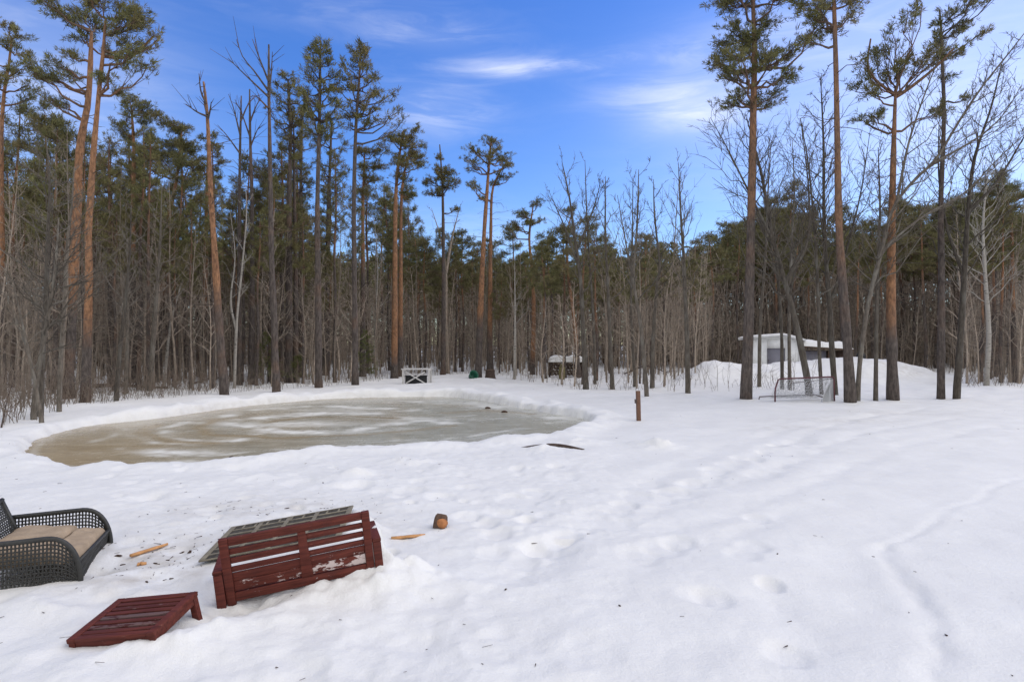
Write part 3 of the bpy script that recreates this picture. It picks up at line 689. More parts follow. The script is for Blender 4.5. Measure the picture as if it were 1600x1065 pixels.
pine('slimmer partner of the orange stemmed pair of pines', [(625, 588), (626, 450), (627, 320), (632, 270), (642, 230)], 9, pads=[(650, 250, 14, 7), (642, 240, 14, 8), (660, 222, 8, 6), (635, 300, 18, 5)], orange=520)
pine('pine with a pointed conical crown standing alone left of centre', [(692, 585), (693, 450), (692, 320), (690, 270), (687, 226)], 8, pads=[(686, 242, 7, 8), (688, 262, 13, 7), (672, 282, 11, 5), (705, 270, 13, 6), (700, 290, 16, 5), (680, 300, 14, 5), (714, 284, 6, 5), (668, 298, 8, 4), (690, 278, 14, 6), (712, 325, 10, 4)], dens=1.3)
pine('tall orange pine of the centre pair with flat sparse layers', [(747, 590), (751, 480), (756, 374), (761, 300), (765, 245), (768, 216)], 11, pads=[(768, 221, 17, 3.5), (745, 238, 18, 3), (788, 240, 17, 3), (735, 262, 14, 3), (760, 253, 18, 3), (795, 258, 11, 3), (740, 292, 15, 3), (778, 232, 14, 3), (728, 250, 8, 3)], orange=500, dens=.8, ts=.22)
pine('shorter orange pine of the centre pair, leaning right', [(765, 582), (766, 452), (767, 360), (769, 300), (778, 275), (788, 258)], 9, pads=[(790, 259, 15, 3.5), (801, 272, 9, 3), (775, 285, 12, 3), (785, 275, 13, 3), (758, 310, 12, 3)], orange=520, dens=.8, ts=.22)
pine('orange pine with a lopsided crown right of the centre pair', [(832, 585), (834, 478), (831, 420), (827, 370), (833, 322)], 8, pads=[(836, 319, 12, 5), (815, 334, 17, 6), (800, 348, 13, 6), (845, 343, 8, 5), (825, 350, 14, 5), (790, 356, 8, 4)], orange=560, dens=1.1)
pine('pine with a twisted brownish crown above the thin grey stems at centre', [(905, 590), (897, 500), (888, 430), (886, 370), (894, 330)], 7, pads=[(892, 330, 13, 7), (880, 355, 13, 5), (898, 350, 11, 5), (885, 376, 16, 6), (868, 372, 8, 4)], orange=540)
# pines of the right stand
pine('tall dark pine left of the hockey net, big open crown', [(1165, 623), (1170, 492), (1174, 320), (1177, 172), (1179, 83), (1177, 20), (1175, -40)], 18,
     pads=[(1180, 60, 28, 16), (1150, 40, 26, 14), (1205, 28, 28, 14), (1140, 73, 20, 10), (1125, 118, 18, 6), (1150, 108, 24, 7), (1176, 108, 20, 7), (1195, 88, 22, 9), (1145, 150, 28, 6), (1215, 135, 28, 6), (1258, 62, 20, 8), (1242, 76, 18, 7), (1228, 122, 20, 5), (1175, -30, 50, 20), (1220, -8, 40, 14), (1135, -8, 30, 14), (1185, 157, 16, 5), (1122, 90, 10, 8)],
     orange=330, lean=.3, om=.6)
pine('tall pine right of the hockey net, topped out of view', [(1329, 628), (1324, 540), (1318, 458), (1312, 380), (1310, 320), (1308, 206), (1306, 100), (1303, 0), (1302, -70)], 15,
     pads=[(1265, 24, 20, 7), (1285, 8, 20, 8), (1330, 14, 18, 8), (1320, 34, 20, 5), (1275, -12, 30, 11), (1330, -25, 30, 12), (1300, -60, 45, 20), (1262, 65, 16, 5)], orange=420, lean=.3, om=.55)
pine('orange topped pine with forked crown, right of the snow bank', [(1395, 624), (1393, 540), (1392, 458), (1394, 320), (1397, 206), (1399, 148)], 17,
     pads=[(1410, 27, 20, 5), (1392, 48, 18, 6), (1385, 74, 20, 6), (1342, 95, 18, 6), (1370, 110, 22, 6), (1395, 112, 20, 7), (1348, 150, 18, 5), (1420, 84, 15, 5), (1440, 95, 20, 7), (1466, 90, 18, 7), (1490, 82, 15, 5), (1365, 180, 20, 4), (1480, 170, 16, 4)], orange=500, lean=.2,
     fork=[([(1399, 150), (1385, 132), (1372, 113), (1370, 88), (1385, 40)], 5, 1.), ([(1399, 152), (1415, 142), (1445, 117), (1466, 92)], 6, -.8)])
pine('grey barked pine with windswept tufts blown to the right', [(1470, 623), (1471, 458), (1470, 320), (1473, 241), (1475, 172), (1472, 90), (1470, 40), (1468, 15)], 11,
     pads=[(1485, 24, 22, 6), (1510, 9, 20, 5), (1470, 40, 12, 5), (1500, 43, 20, 5), (1525, 28, 12, 5), (1530, 58, 11, 3), (1500, 80, 15, 4), (1485, 115, 14, 4), (1470, 166, 12, 3), (1530, 142, 10, 4), (1458, 60, 10, 4)], lean=.3)
pine('flat crowned pine at the right edge', [(1585, 597), (1583, 480), (1581, 372), (1578, 330), (1570, 305)], 9, pads=[(1560, 293, 28, 5), (1545, 284, 18, 4), (1590, 303, 20, 4), (1535, 305, 14, 4)], orange=480)
# leafless trees of the right stand
bare_tree('leaning grey leafless tree behind the hockey net, branches fanning left', [(1266, 618), (1252, 545), (1236, 475), (1215, 400), (1205, 365), (1195, 300), (1182, 240), (1165, 180)], 11, n=22, L=3.6, lo=.3, forks=[([(1228, 445), (1260, 380), (1262, 300), (1250, 200)], 6), ([(1208, 375), (1165, 300), (1130, 240), (1100, 195)], 5)])
bare_tree('upright grey leafless tree just right of the net post', [(1305, 617), (1300, 550), (1296, 475), (1290, 400), (1287, 320), (1287, 241), (1285, 180), (1282, 120)], 9, n=22, L=3.2, lo=.35, forks=[([(1296, 470), (1320, 400), (1345, 300), (1360, 200)], 5)])
bare_tree('slim leafless tree within the net, second stem', [(1284, 616), (1280, 550), (1278, 450), (1272, 350), (1262, 250), (1250, 185)], 6, n=14, L=2.6)
bare_tree('thin leafless stem in front of the grey shed door', [(1222, 609), (1221, 520), (1214, 420), (1200, 320), (1185, 250)], 6, n=12, L=2.4, Y=28)
bare_tree('thin leafless stem at the corner of the white shed', [(1234, 605), (1233, 500), (1236, 400), (1241, 300), (1238, 220)], 6, n=12, L=2.4, Y=28.5)
bare_tree('big leafless tree bending far out to the right across the sky', [(1339, 626), (1346, 540), (1360, 458), (1378, 390), (1394, 327), (1425, 285), (1463, 248), (1495, 195), (1535, 135), (1575, 85), (1610, 40)], 7.5, n=24, L=2.8, lo=.25,
          forks=[([(1378, 390), (1440, 340), (1510, 300), (1560, 250), (1610, 205)], 4), ([(1400, 320), (1420, 220), (1450, 130), (1480, 60)], 5), ([(1463, 248), (1530, 215), (1580, 175), (1620, 120)], 4)])
bare_tree('leafless tree right of the grey windswept pine, forking upward', [(1494, 623), (1500, 540), (1507, 423), (1512, 340), (1522, 250), (1548, 170), (1565, 100)], 10, n=20, L=3.2, forks=[([(1506, 430), (1490, 350), (1488, 260), (1500, 150)], 5), ([(1512, 340), (1550, 290), (1590, 220), (1620, 160)], 5)])
bare_tree('thin leafless stem between the forked pine and the bending tree', [(1368, 626), (1369, 540), (1371, 430), (1375, 330), (1372, 230)], 7, n=14, L=2.5)
bare_tree('pale barked leafless tree near the right edge', [(1541, 602), (1545, 520), (1540, 440), (1536, 350), (1545, 260)], 8, n=18, L=3., mat_=M['birch'])
bare_tree('leafless stem standing close beside the dark pine left of the net', [(1186, 600), (1188, 500), (1196, 400), (1200, 300), (1205, 220)], 6, n=14, L=2.6, Y=31)
# leafless trees at the centre
bare_tree('stoutest grey stem at the centre of the thicket, leaning left toward its tip', [(916, 608), (912, 530), (907, 435), (898, 370), (890, 310), (878, 252)], 9, n=16, L=2.6, lo=.4, forks=[([(905, 425), (885, 360), (868, 320), (860, 300)], 4), ([(900, 390), (925, 330), (935, 290)], 4)])
bare_tree('straight grey stem right of the stoutest centre stem', [(957, 608), (953, 520), (950, 450), (946, 370), (946, 275)], 7, n=14, L=2.2, lo=.4)
bare_tree('grey stem directly behind the short brown post', [(1011, 619), (1006, 560), (1000, 500), (990, 435), (995, 360), (998, 265)], 7, n=14, L=2.3, lo=.4, forks=[([(994, 460), (980, 380), (968, 300)], 4)])
bare_tree('crooked grey stem right of the short brown post', [(1019, 606), (1021, 520), (1027, 440), (1031, 415), (1023, 340), (1021, 280)], 7, n=13, L=2.1, lo=.4)
bare_tree('slender grey tree left of the snow bank with a brush like top', [(1075, 614), (1073, 520), (1069, 420), (1064, 340), (1060, 255)], 8, n=20, L=2.6, lo=.4, up=(1.2, 2.4))
bare_tree('needle thin grey stem with its tip above the twisted pine', [(930, 600), (926, 480), (918, 360), (914, 250)], 5, n=10, L=1.8, lo=.45, up=(1.4, 2.6))
bare_tree('needle thin grey stem left of the stem behind the post', [(992, 604), (986, 480), (988, 380), (989, 275)], 5, n=12, L=2., lo=.45, up=(1.2, 2.4))
bare_tree('bare tree forking in a wide V behind the conical pine', [(700, 584), (697, 500), (697, 425), (688, 370), (674, 325)], 6, n=8, L=1.8, lo=.5, forks=[([(697, 425), (707, 370), (720, 320)], 5)], mat_=M['sapling_bark'])
# leafless trees at the left
bare_tree('mossy grey leaning stem nearest the left bank, tallest of its clump', [(61, 650), (66, 560), (72, 470), (75, 355), (78, 300), (72, 215)], 10, n=26, L=2.4, lo=.3, up=(.2, 1.1))
bare_tree('second stem of the clump on the left bank, leaning right', [(52, 655), (58, 590), (74, 500), (86, 420), (92, 340)], 8, n=16, L=1.9, lo=.3, up=(.3, 1.2))
bare_tree('thin stem at the foot of the left bank clump, leaning left', [(66, 660), (55, 600), (38, 520), (20, 440)], 6, n=10, L=1.5, lo=.35)
bare_tree('grey leafless stem just in front of the stoutest left pine', [(92, 643), (95, 560), (100, 480), (104, 390), (112, 320), (116, 260)], 7, n=20, L=2.2, lo=.3, up=(.2, 1.1))
bare_tree('thin brown stem right of the two orange pines', [(181, 626), (188, 540), (196, 470), (203, 390), (205, 320)], 7, n=16, L=2., lo=.3)
bare_tree('second thin brown stem right of the two orange pines', [(196, 615), (199, 540), (200, 459), (198, 380)], 6, n=14, L=1.8, lo=.3)
bare_tree('grey wavy leafless stem below the ragged crowned pine', [(234, 611), (240, 520), (246, 440), (250, 380), (253, 290)], 8, n=20, L=2.2, lo=.35, up=(.3, 1.2))
bare_tree('short pale leaning stem in the left wood', [(256, 606), (266, 510), (280, 455), (288, 425)], 5, n=7, L=.9, lo=.5, mat_=M['birch'])
bare_tree('pale twin stemmed birch right of the broken snag', [(366, 606), (370, 500), (378, 420), (385, 340), (384, 290)], 5, n=10, L=1.6, lo=.4, mat_=M['birch'], forks=[([(369, 520), (360, 470), (366, 400), (358, 330)], 4)])
bare_tree('pale slim birch among the stems at centre left', [(804, 592), (805, 500), (804, 410)], 5, n=8, L=1.4, lo=.4, mat_=M['birch'])
bare_tree('pale bent birch stem left of the white timber frame', [(588, 586), (587, 490), (590, 420), (585, 340)], 4.5, n=8, L=1.5, lo=.4, mat_=M['birch'])

# ------------------------------------------------------------------ the wood behind: copies of a few kinds of tree
DSTART_PX = [-500, 0, 60, 140, 300, 430, 560, 640, 700, 760, 840, 900, 1080, 1110, 1480, 1510, 1700, 2200]
DSTART = [14, 22, 22, 24, 27.5, 31, 36, 42, 46, 46, 37, 31, 30, 50, 51, 33, 32, 24]
SKY_PX = [-500, 0, 100, 200, 300, 430, 560, 640, 700, 760, 820, 900, 1000, 1100, 1160, 1250, 1350, 1450, 1520, 1600, 2200]
SKY_Y = [200, 265, 290, 310, 350, 375, 375, 378, 388, 394, 388, 374, 362, 358, 332, 316, 330, 322, 305, 295, 240]
dstart = lambda px: float(np.interp(px, DSTART_PX, DSTART)); skyline = lambda px: float(np.interp(px, SKY_PX, SKY_Y))
def copy_tree(o, loc, rz, sc, label=None):
    c = o.copy(); COL.objects.link(c); c.location = loc; c.rotation_euler = (0, 0, rz); c.scale = sc
    if label: c['label'] = label
    for ch in o.children:
        d = ch.copy(); COL.objects.link(d); d.parent = c
    return c
def proto_pine(seed, ht=14., lowbare=.5, pads_n=16, rad=1.6, orange=.45):
    rng = np.random.default_rng(seed)
    root = thing('pine_tree', 'pine of the wood beyond', 'tree')
    bend = rng.uniform(-.5, .5, 4); z = np.linspace(0, ht * .97, 20)
    P = np.stack([bend[0] * (z / ht) ** 2 + .08 * np.sin(z * .7 + seed), bend[1] * (z / ht) ** 2 + .08 * np.cos(z * .6 + seed), z], -1)
    tr, fol = MB(), MB(); a = np.clip((z / ht - orange) * 4, 0, .8); rad_ = stem_tube(tr, P, .13, .03, rng, k=7, a=a)
    for i in range(pads_n):
        u = (i + rng.uniform()) / pads_n; zz = ht * (lowbare + (1 - lowbare) * u); prof = min(1, .6 + 1.3 * u) * (1 - u ** 2.4) ** .6 + .1
        d = rad * prof * rng.uniform(.4, 1.1); az = i * 2.4 + rng.uniform(-.5, .5); j = int(np.argmin(np.abs(z - (zz - .3 * d))))
        C = np.array([P[j, 0] + np.cos(az) * d, P[j, 1] + np.sin(az) * d, zz]); rr = rad * .38 * rng.uniform(.6, 1.2)
        pad(rng, tr, fol, P[j], C, np.array([rr, rr, rr * .5]), int(15 * rr) + 8, .3, .035, a=.25, k=8, ntuft=3)
    dead_twigs(rng, tr, P, rad_, .15, lowbare, 26, 1.5, .05)
    tr.build('trunk', M['pine_bark'], root, smooth=True); fol.build('crown', M['needles_far'], root)
    return root
def proto_red_pine(seed, ht=15.):
    rng = np.random.default_rng(seed); root = thing('pine_tree', 'tall pine of the wood', 'tree'); bend = rng.uniform(-.4, .4, 2); z = np.linspace(0, ht, 20)
    P = np.stack([bend[0] * (z / ht) ** 2 + .05 * np.sin(z + seed), bend[1] * (z / ht) ** 2 + .05 * np.cos(z * .8 + seed), z], -1)
    tr, fol = MB(), MB(); rad_ = stem_tube(tr, P, .15, .03, rng, k=7, a=np.clip((z / ht - .5) * 3, 0, .55))
    n = 30
    for i in range(n):
        u = (i + rng.uniform()) / n; zz = ht * (.66 + .35 * u); d = 1.25 * (min(1, .5 + u * 1.4) * (1 - u ** 2) ** .6 + .1) * rng.uniform(.4, 1.1); az = i * 2.4 + rng.uniform(-.5, .5); j = int(np.argmin(np.abs(z - (zz - .4 * d))))
        rr = rng.uniform(.18, .3); pad(rng, tr, fol, P[j], np.array([P[j, 0] + np.cos(az) * d, P[j, 1] + np.sin(az) * d, zz]), np.array([rr, rr, rr * .8]), 6, .27, .03, a=.2, k=8, ntuft=3)
    dead_twigs(rng, tr, P, rad_, .2, .66, 26, 1.3, .05)
    tr.build('trunk', M['pine_bark'], root, smooth=True); fol.build('crown', M['needles'], root); return root
def proto_sapling(seed, ht=8.):
    rng = np.random.default_rng(seed); mb = MB(); z = np.linspace(0, ht, 12); l = rng.uniform(-.7, .7, 2); ph = rng.uniform(0, 6, 2)
    P = np.stack([l[0] * (z / ht) ** 1.5 + .07 * np.sin(z * .9 + ph[0]), l[1] * (z / ht) ** 1.5 + .07 * np.cos(z * .8 + ph[1]), z], -1)
    rad = stem_tube(mb, P, .05, .008, rng, k=5, flare=.15)
    bare_branches(rng, mb, P, rad, .22, 22, 1.8, up=(.5, 1.8), sub=3, tw=2)
    o = mb.build('bare_sapling', M['sapling_bark'], smooth=True); return tag(o, 'thin bare sapling', 'sapling')
rs = random.Random(11)
ZONES = [(-1000, 345, 'the left wood, behind the two orange pines', 'left wood'), (345, 700, 'the wood across the pond, behind the tall red pines', 'wood across the pond'),
         (700, 1100, 'the thicket at the centre, behind the short brown post', 'centre thicket'), (1100, 3000, 'the wood on the right, beyond the white shed', 'right wood')]
def zone(px): return next(z for z in ZONES if z[0] <= px < z[1])
protos = [proto_pine(s, 14., lb, n, r, o) for s, lb, n, r, o in [(1, .6, 20, 1.7, .4), (2, .66, 16, 2.0, .35), (3, .56, 22, 1.5, .5), (4, .7, 14, 1.9, .3), (5, .62, 18, 1.6, .6), (6, .6, 20, 2.1, .45)]]
saps = [proto_sapling(50 + s, 8.) for s in range(9)]
def place_wood(protolist, n, dmin, dmax, kind, used, lo=-60, hi=1660):
    placed = 0; tries = 0
    taken = []
    while placed < n and tries < 20000:
        tries += 1
        px = rs.uniform(lo, hi); d = dstart(px) + dmin + (dmax - dmin) * rs.random() ** 1.3
        x = (px - CX) / F * d
        if any((x - a) ** 2 + (d - b) ** 2 < .45 for a, b in taken): continue
        if 1130 < px < 1330 and d < 56: continue
        if kind == 'pine' and px < 640 and rs.random() < .38: continue
        taken.append((x, d)); i = rs.randrange(len(protolist)); zz = tz(x, d); zn = zone(px)
        if kind == 'red':
            top = rs.uniform(200, 340) if px < 540 else rs.uniform(270, 350); h = H - (top - HY) / F * d - zz; s = h / 15.; k = rs.uniform(.75, 1.1) * min(1., s); sc = (k, k, s)
            lab = 'tall thin spotty crowned pine in ' + zn[2]; grp = 'tall thin pines of the ' + zn[3]
        elif kind == 'pine':
            top = skyline(px) + rs.choice([rs.uniform(-4, 55), rs.uniform(-130, -10), rs.uniform(-120, 0)] if px < 640 else [rs.uniform(-10, 45), rs.uniform(-40, 25)]) + (25 if d > dstart(px) + 22 else 0)
            h = H - (top - HY) / F * d - zz; s = h / 14.; k = rs.uniform(.62, .9) if px < 640 else rs.uniform(.85, 1.15); sc = (s * k, s * k * rs.uniform(.9, 1.1), s)
            lab = 'green topped pine in ' + zn[2]; grp = 'pines of the ' + zn[3]
        else:
            h = rs.uniform(4.5, 10.5); s = h / 8.; k = rs.uniform(.7, 1.25); sc = (k, k, s)
            lab = 'thin bare brown sapling in ' + zn[2]; grp = 'bare saplings of the ' + zn[3]
        if i in used: o = copy_tree(protolist[i], (x, d, zz - .05), rs.uniform(0, 6.28), sc, lab)
        else:
            o = protolist[i]; used.add(i); o.location = (x, d, zz - .05); o.scale = sc; o['label'] = lab; o.rotation_euler = (0, 0, rs.uniform(0, 6.28))
        o['group'] = grp; placed += 1
_u = set(); place_wood(protos, 185, 1.5, 34, 'pine', _u)
reds = [proto_red_pine(300 + s) for s in range(3)]
_u = set(); place_wood(reds, 34, .5, 15, 'red', _u, 150, 590)
_u = set(); place_wood(saps, 285, -.5, 26, 'sapling', _u)

def far_wood():
    """everything deeper in the wood: too many stems to tell apart"""
    rng = np.random.default_rng(77)
    def spots(n, a, b):
        px = rng.uniform(-420, 2020, n); d = np.interp(px, DSTART_PX, DSTART) + a + (b - a) * rng.uniform(0, 1, n) ** .8
        x = (px - CX) / F * d; return px, d, x, terrain(x, d)
    stems = MB()
    px, d, x, z = spots(5200, 4, 75); m = ~((px > 1110) & (px < 1500) & (d < 55)) & ~((px > 760) & (px < 1111) & (d < 44)); px, d, x, z = px[m], d[m], x[m], z[m]
    h = rng.uniform(4, 11, len(x)); A = np.stack([x, d, z - .1], -1); B = A + np.stack([rng.normal(size=len(x)) * .5, rng.normal(size=len(x)) * .5, h], -1)
    r = rng.uniform(.02, .06, len(x)); stems.sticks(A, B, r, .012)
    # twigs on those stems
    k = 15; i = np.repeat(np.arange(len(x)), k); t = rng.uniform(.12, .98, len(i)); S = A[i] + (B - A)[i] * t[:, None]
    E = S + np.stack([rng.normal(size=len(i)) * .75, rng.normal(size=len(i)) * .75, rng.uniform(.1, 1.3, len(i))], -1)
    stems.sticks(S, E, .016, .007)
    px, d, x, z = spots(60000, 26, 88); m = ~((px > 1110) & (px < 1500) & (d < 60)); px, d, x, z = px[m], d[m], x[m], z[m]
    C = np.stack([x, d, z + rng.uniform(.2, 9, len(x))], -1); stems.sticks(C, C + np.stack([rng.normal(size=len(x)) * .7, rng.normal(size=len(x)) * .7, rng.normal(size=len(x)) * .9], -1), .03, .018)
    n = 26000; px = rng.uniform(980, 1760, n); d = rng.uniform(61, 92, n); x = (px - CX) / F * d; z = terrain(x, d)
    C = np.stack([x, d, z + rng.uniform(.2, 11, n)], -1); stems.sticks(C, C + np.stack([rng.normal(size=n) * .5, rng.normal(size=n) * .5, rng.normal(size=n) * 1.3], -1), .045, .025)
    o = stems.build('distant_thicket', M['far_stems']); o['kind'] = 'stuff'; o['label'] = 'brown mass of bare stems and twigs deep in the wood'
    trunks, fol = MB(), MB()
    px, d, x, z = spots(900, 30, 85); sk = np.interp(px, SKY_PX, SKY_Y) + rng.uniform(15, 70, len(px)); h = H - (sk - HY) / F * d - z
    A = np.stack([x, d, z - .1], -1); B = A + np.stack([rng.normal(size=len(x)) * .4, rng.normal(size=len(x)) * .4, h], -1)
    trunks.sticks(A, B, .14, .04, .25)
    k = 80; i = np.repeat(np.arange(len(x)), k); t = rng.uniform(.58, 1, len(i)); rad = 2.5 * np.sqrt(np.clip(1.05 - t, 0, 1)) + .2
    C = A[i] + (B - A)[i] * t[:, None] + rng.normal(size=(len(i), 3)) * np.stack([rad * .55, rad * .55, rad * .2], -1)
    fol.tufts(C, np.tile([0, 0, .4], (len(i), 1)), rng.uniform(.5, .9, len(i)), rng, k=5, w=.3)
    # low boughs that close the depth of the wood
    px, d, x, z = spots(2500, 34, 90); C = np.stack([x, d, z + rng.uniform(3, 9, len(x))], -1)
    fol.tufts(C, np.tile([0, 0, .2], (len(x), 1)), rng.uniform(.7, 1.3, len(x)), rng, k=5, w=.28)
    o = trunks.build('distant_pine_trunks', M['pine_bark']); o['kind'] = 'stuff'; o['label'] = 'trunks of the distant pines'
    o = fol.build('distant_pine_boughs', M['needles_far']); o['kind'] = 'stuff'; o['label'] = 'dark green boughs of the distant pines'
far_wood()

def undergrowth():
    rng = np.random.default_rng(5)
    b = MB()
    n = 3000; px = rng.uniform(-120, 1720, n); d = np.interp(px, DSTART_PX, DSTART) + rng.exponential(5., n) - 2.2
    m = ~((px > 1080) & (px < 1500) & (d < 47)); px, d = px[m], d[m]
    m = ~((px > 690) & (px < 1090) & (rng.uniform(0, 1, len(px)) < .65)); px, d = px[m], d[m]
    # thicker along the left bank
    n2 = 420; p2 = rng.uniform(-60, 330, n2); d2 = np.interp(p2, [-60, 0, 60, 120, 330], [15, 15.5, 16.5, 20, 26]) + rng.exponential(2.5, n2)
    n3 = 70; p3 = rng.uniform(1080, 1300, n3); d3 = rng.uniform(28, 33, n3)
    px = np.concatenate([px, p2, p3]); d = np.concatenate([d, d2, d3])
    x = (px - CX) / F * d; z = terrain(x, d)
    keep = seg_dist(x, d, POND, True) > .8; keep &= ~inside(x, d, POND); x, d, z, px = x[keep], d[keep], z[keep], px[keep]
    h = rng.gamma(1.8, .36, len(x)) + .15; A = np.stack([x, d, z - .05], -1); T = np.stack([rng.normal(size=len(x)) * .22, rng.normal(size=len(x)) * .22, np.ones(len(x))], -1) * h[:, None]
    Mi = A + T * .5; B = A + T + np.stack([rng.normal(size=len(x)), rng.normal(size=len(x)), np.zeros(len(x))], -1) * .12 * h[:, None]
    b.sticks(A, Mi, .009, .007); b.sticks(Mi, B, .007, .003)
    for k in range(3):
        t = rng.uniform(.3, .9, len(x))[:, None]; S = A + (B - A) * t; E = S + np.stack([rng.normal(size=len(x)) * .25, rng.normal(size=len(x)) * .25, rng.uniform(.1, .5, len(x))], -1) * h[:, None]
        b.sticks(S, E, .005, .0025)
    o = b.build('undergrowth', M['brush']); o['kind'] = 'stuff'; o['label'] = 'brown dry stems poking through the snow along the edge of the wood'
undergrowth()

def young_conifer(label, px, py, h, w, seed, Y=None):
    rng = np.random.default_rng(seed); b = base_point(px, py, Y); root = thing('young_conifer', label, 'young tree', loc=b, group='young conifers at the edge of the wood')
    tr, fol = MB(), MB(); P = np.stack([np.zeros(8), np.zeros(8), np.linspace(-.2, h, 8)], -1); tr.tube(P, np.linspace(.03, .008, 8), 5)
    n = int(26 * h)
    for i in range(n):
        t = rng.uniform(.12, .98); L = w * (1 - t) ** .7 * rng.uniform(.5, 1.1) + .08; az = rng.uniform(0, 6.28)
        p = np.array([0, 0, h * t]); e = p + np.array([np.cos(az) * L, np.sin(az) * L, -.12 * L + .1])
        tr.sticks([p], [e], .008, .004); u = rng.uniform(.25, 1, 7)[:, None]; fol.tufts(p + (e - p) * u + rng.normal(size=(7, 3)) * .04, np.tile(unit(e - p) + [0, 0, .2], (7, 1)), np.full(7, .15), rng, k=6)
    tr.build('trunk', M['pine_bark'], root); fol.build('crown', M['needles_young'], root)
young_conifer('yellow green young conifer beside the fan topped dead pine', 418, 598, 2.7, 1.0, 1, 33)
young_conifer('small yellow green conifer below the compact crowned red pine', 466, 598, 1.5, .8, 2, 34)
young_conifer('dark young conifer behind the one sided red pine', 572, 590, 3.0, 1.1, 3, 38)

# ------------------------------------------------------------------ things on the snow
def place(local, loc, rot): return np.asarray(local) @ np.array(Euler(rot).to_matrix()).T + np.asarray(loc)
# garden bench, seen from behind, half sunk in the snow
def build_bench():
    W = 1.10
    b = thing('garden_bench', 'maroon slatted garden bench with peeling paint, seen from behind, sunk in the snow', 'bench', loc=(-2.151, 4.61, -.012), rot=(R(2), R(-6.4), .329))
    m = M['red_wood']; rec = .11
    def back(name, x0, x1, z0, z1, y=0., t=.028, a=0., bev=.004):
        mb = MB(); mb.box((0, 0, 0), (x1 - x0, t, z1 - z0), a=a); o = mb.build(name, m, b, bevel=bev)
        zc = (z0 + z1) / 2; o.location = ((x0 + x1) / 2, y - math.tan(rec) * zc, zc); o.rotation_euler = (rec, 0, 0); return o
    st = .062
    back('stile', 0, st, -.04, .505, t=.045); back('stile', W - st, W, -.04, .505, t=.045)
    back('top_rail', st + .001, W - st - .001, .445, .503, t=.036, a=.25)
    for z0, h, a in ((.372, .045, 0), (.300, .045, .05), (.232, .042, .1)): back('slat', st + .001, W - st - .001, z0, z0 + h, t=.02, a=a)
    back('lower_board', st + .001, W - st - .001, .158, .224, t=.022, a=[.1] * 4 + [.38] * 4); back('lower_board', st + .001, W - st - .001, .078, .156, t=.026, a=[.42] * 4 + [.76] * 4)
    back('bottom_rail', st + .001, W - st - .001, .000, .070, t=.040, a=.3)
    # centre stile, widening to its foot
    mb = MB(); xc = W / 2 + .03
    V = [(xc - .030, -.024, .444), (xc + .030, -.024, .444), (xc + .052, -.024, .071), (xc - .036, -.024, .071)]
    V += [(x, y + .012, z) for x, y, z in V]; V = np.array(V); V[:, 1] -= math.tan(rec) * V[:, 2]
    mb.add(V, q=[(0, 1, 2, 3), (7, 6, 5, 4), (0, 4, 5, 1), (1, 5, 6, 2), (2, 6, 7, 3), (3, 7, 4, 0)], a=.05); mb.build('centre_stile', m, b, bevel=.003)
    for x in (-.072, W + .002):
        mb = MB(); mb.bbox((x, -.045, .235), (x + .07, .43, .262)); mb.build('armrest', m, b, bevel=.006)
        mb = MB(); mb.bbox((x + .003, -.043, -.42), (x + .067, .02, .234)); mb.build('leg', m, b, bevel=.005)
        mb = MB(); mb.bbox((x + .003, .36, -.42), (x + .067, .42, .234)); mb.build('leg', m, b, bevel=.005)
        mb = MB(); mb.bbox((x + .015, .021, -.02), (x + .05, .359, .05)); mb.build('side_rail', m, b, bevel=.004)
    for k in range(6):
        mb = MB(); mb.bbox((.0, .055 + k * .066, .022), (W, .055 + k * .066 + .056, .045)); mb.build('seat_slat', m, b, bevel=.004)
    mb = MB(); mb.bbox((0, .43, -.05), (W, .455, .02)); mb.build('seat_apron', m, b, bevel=.004)
build_bench()

def build_table():
    S, T = .60, .47
    t = thing('slatted_side_table', 'low maroon slatted side table tipped into the snow', 'table', loc=(-2.832, 3.869, .055), rot=(.164, -.126, -.099))
    m = M['red_wood_table']; th = .03; fr = .055
    def bb(name, lo, hi, a=0.): mb = MB(); mb.bbox(lo, hi, a); return mb.build(name, m, t, bevel=.004)
    bb('frame_rail', (0, 0, -th), (fr, T, 0)); bb('frame_rail', (S - fr, 0, -th), (S, T, 0))
    bb('frame_rail', (fr + .001, 0, -th), (S - fr - .001, .045, -.001)); bb('frame_rail', (fr + .001, T - .045, -th), (S - fr - .001, T, -.001))
    n = 7; y0, y1 = .051, T - .051; p = (y1 - y0) / n
    for k in range(n): bb('top_slat', (fr + .002, y0 + k * p + .007, -.022), (S - fr - .002, y0 + (k + 1) * p - .009, -.004), (.1, .7, .25, .9, .0, .5, .35)[k])
    for x0, x1, y0, y1 in ((.004, .049, .004, .049), (S - .049, S - .004, .004, .049), (.004, .049, T - .049, T - .004), (S - .049, S - .004, T - .049, T - .004)):
        bb('leg', (x0, y0, -.36), (x1, y1, -th - .0005))
    bb('side_apron', (.05, .008, -.075), (S - .05, .026, -th - .001)); bb('side_apron', (.05, T - .026, -.075), (S - .05, T - .008, -th - .001))
    bb('side_apron', (.008, .05, -.075), (.026, T - .05, -th - .001)); bb('side_apron', (S - .026, .05, -.075), (S - .008, T - .05, -th - .001))
build_table()

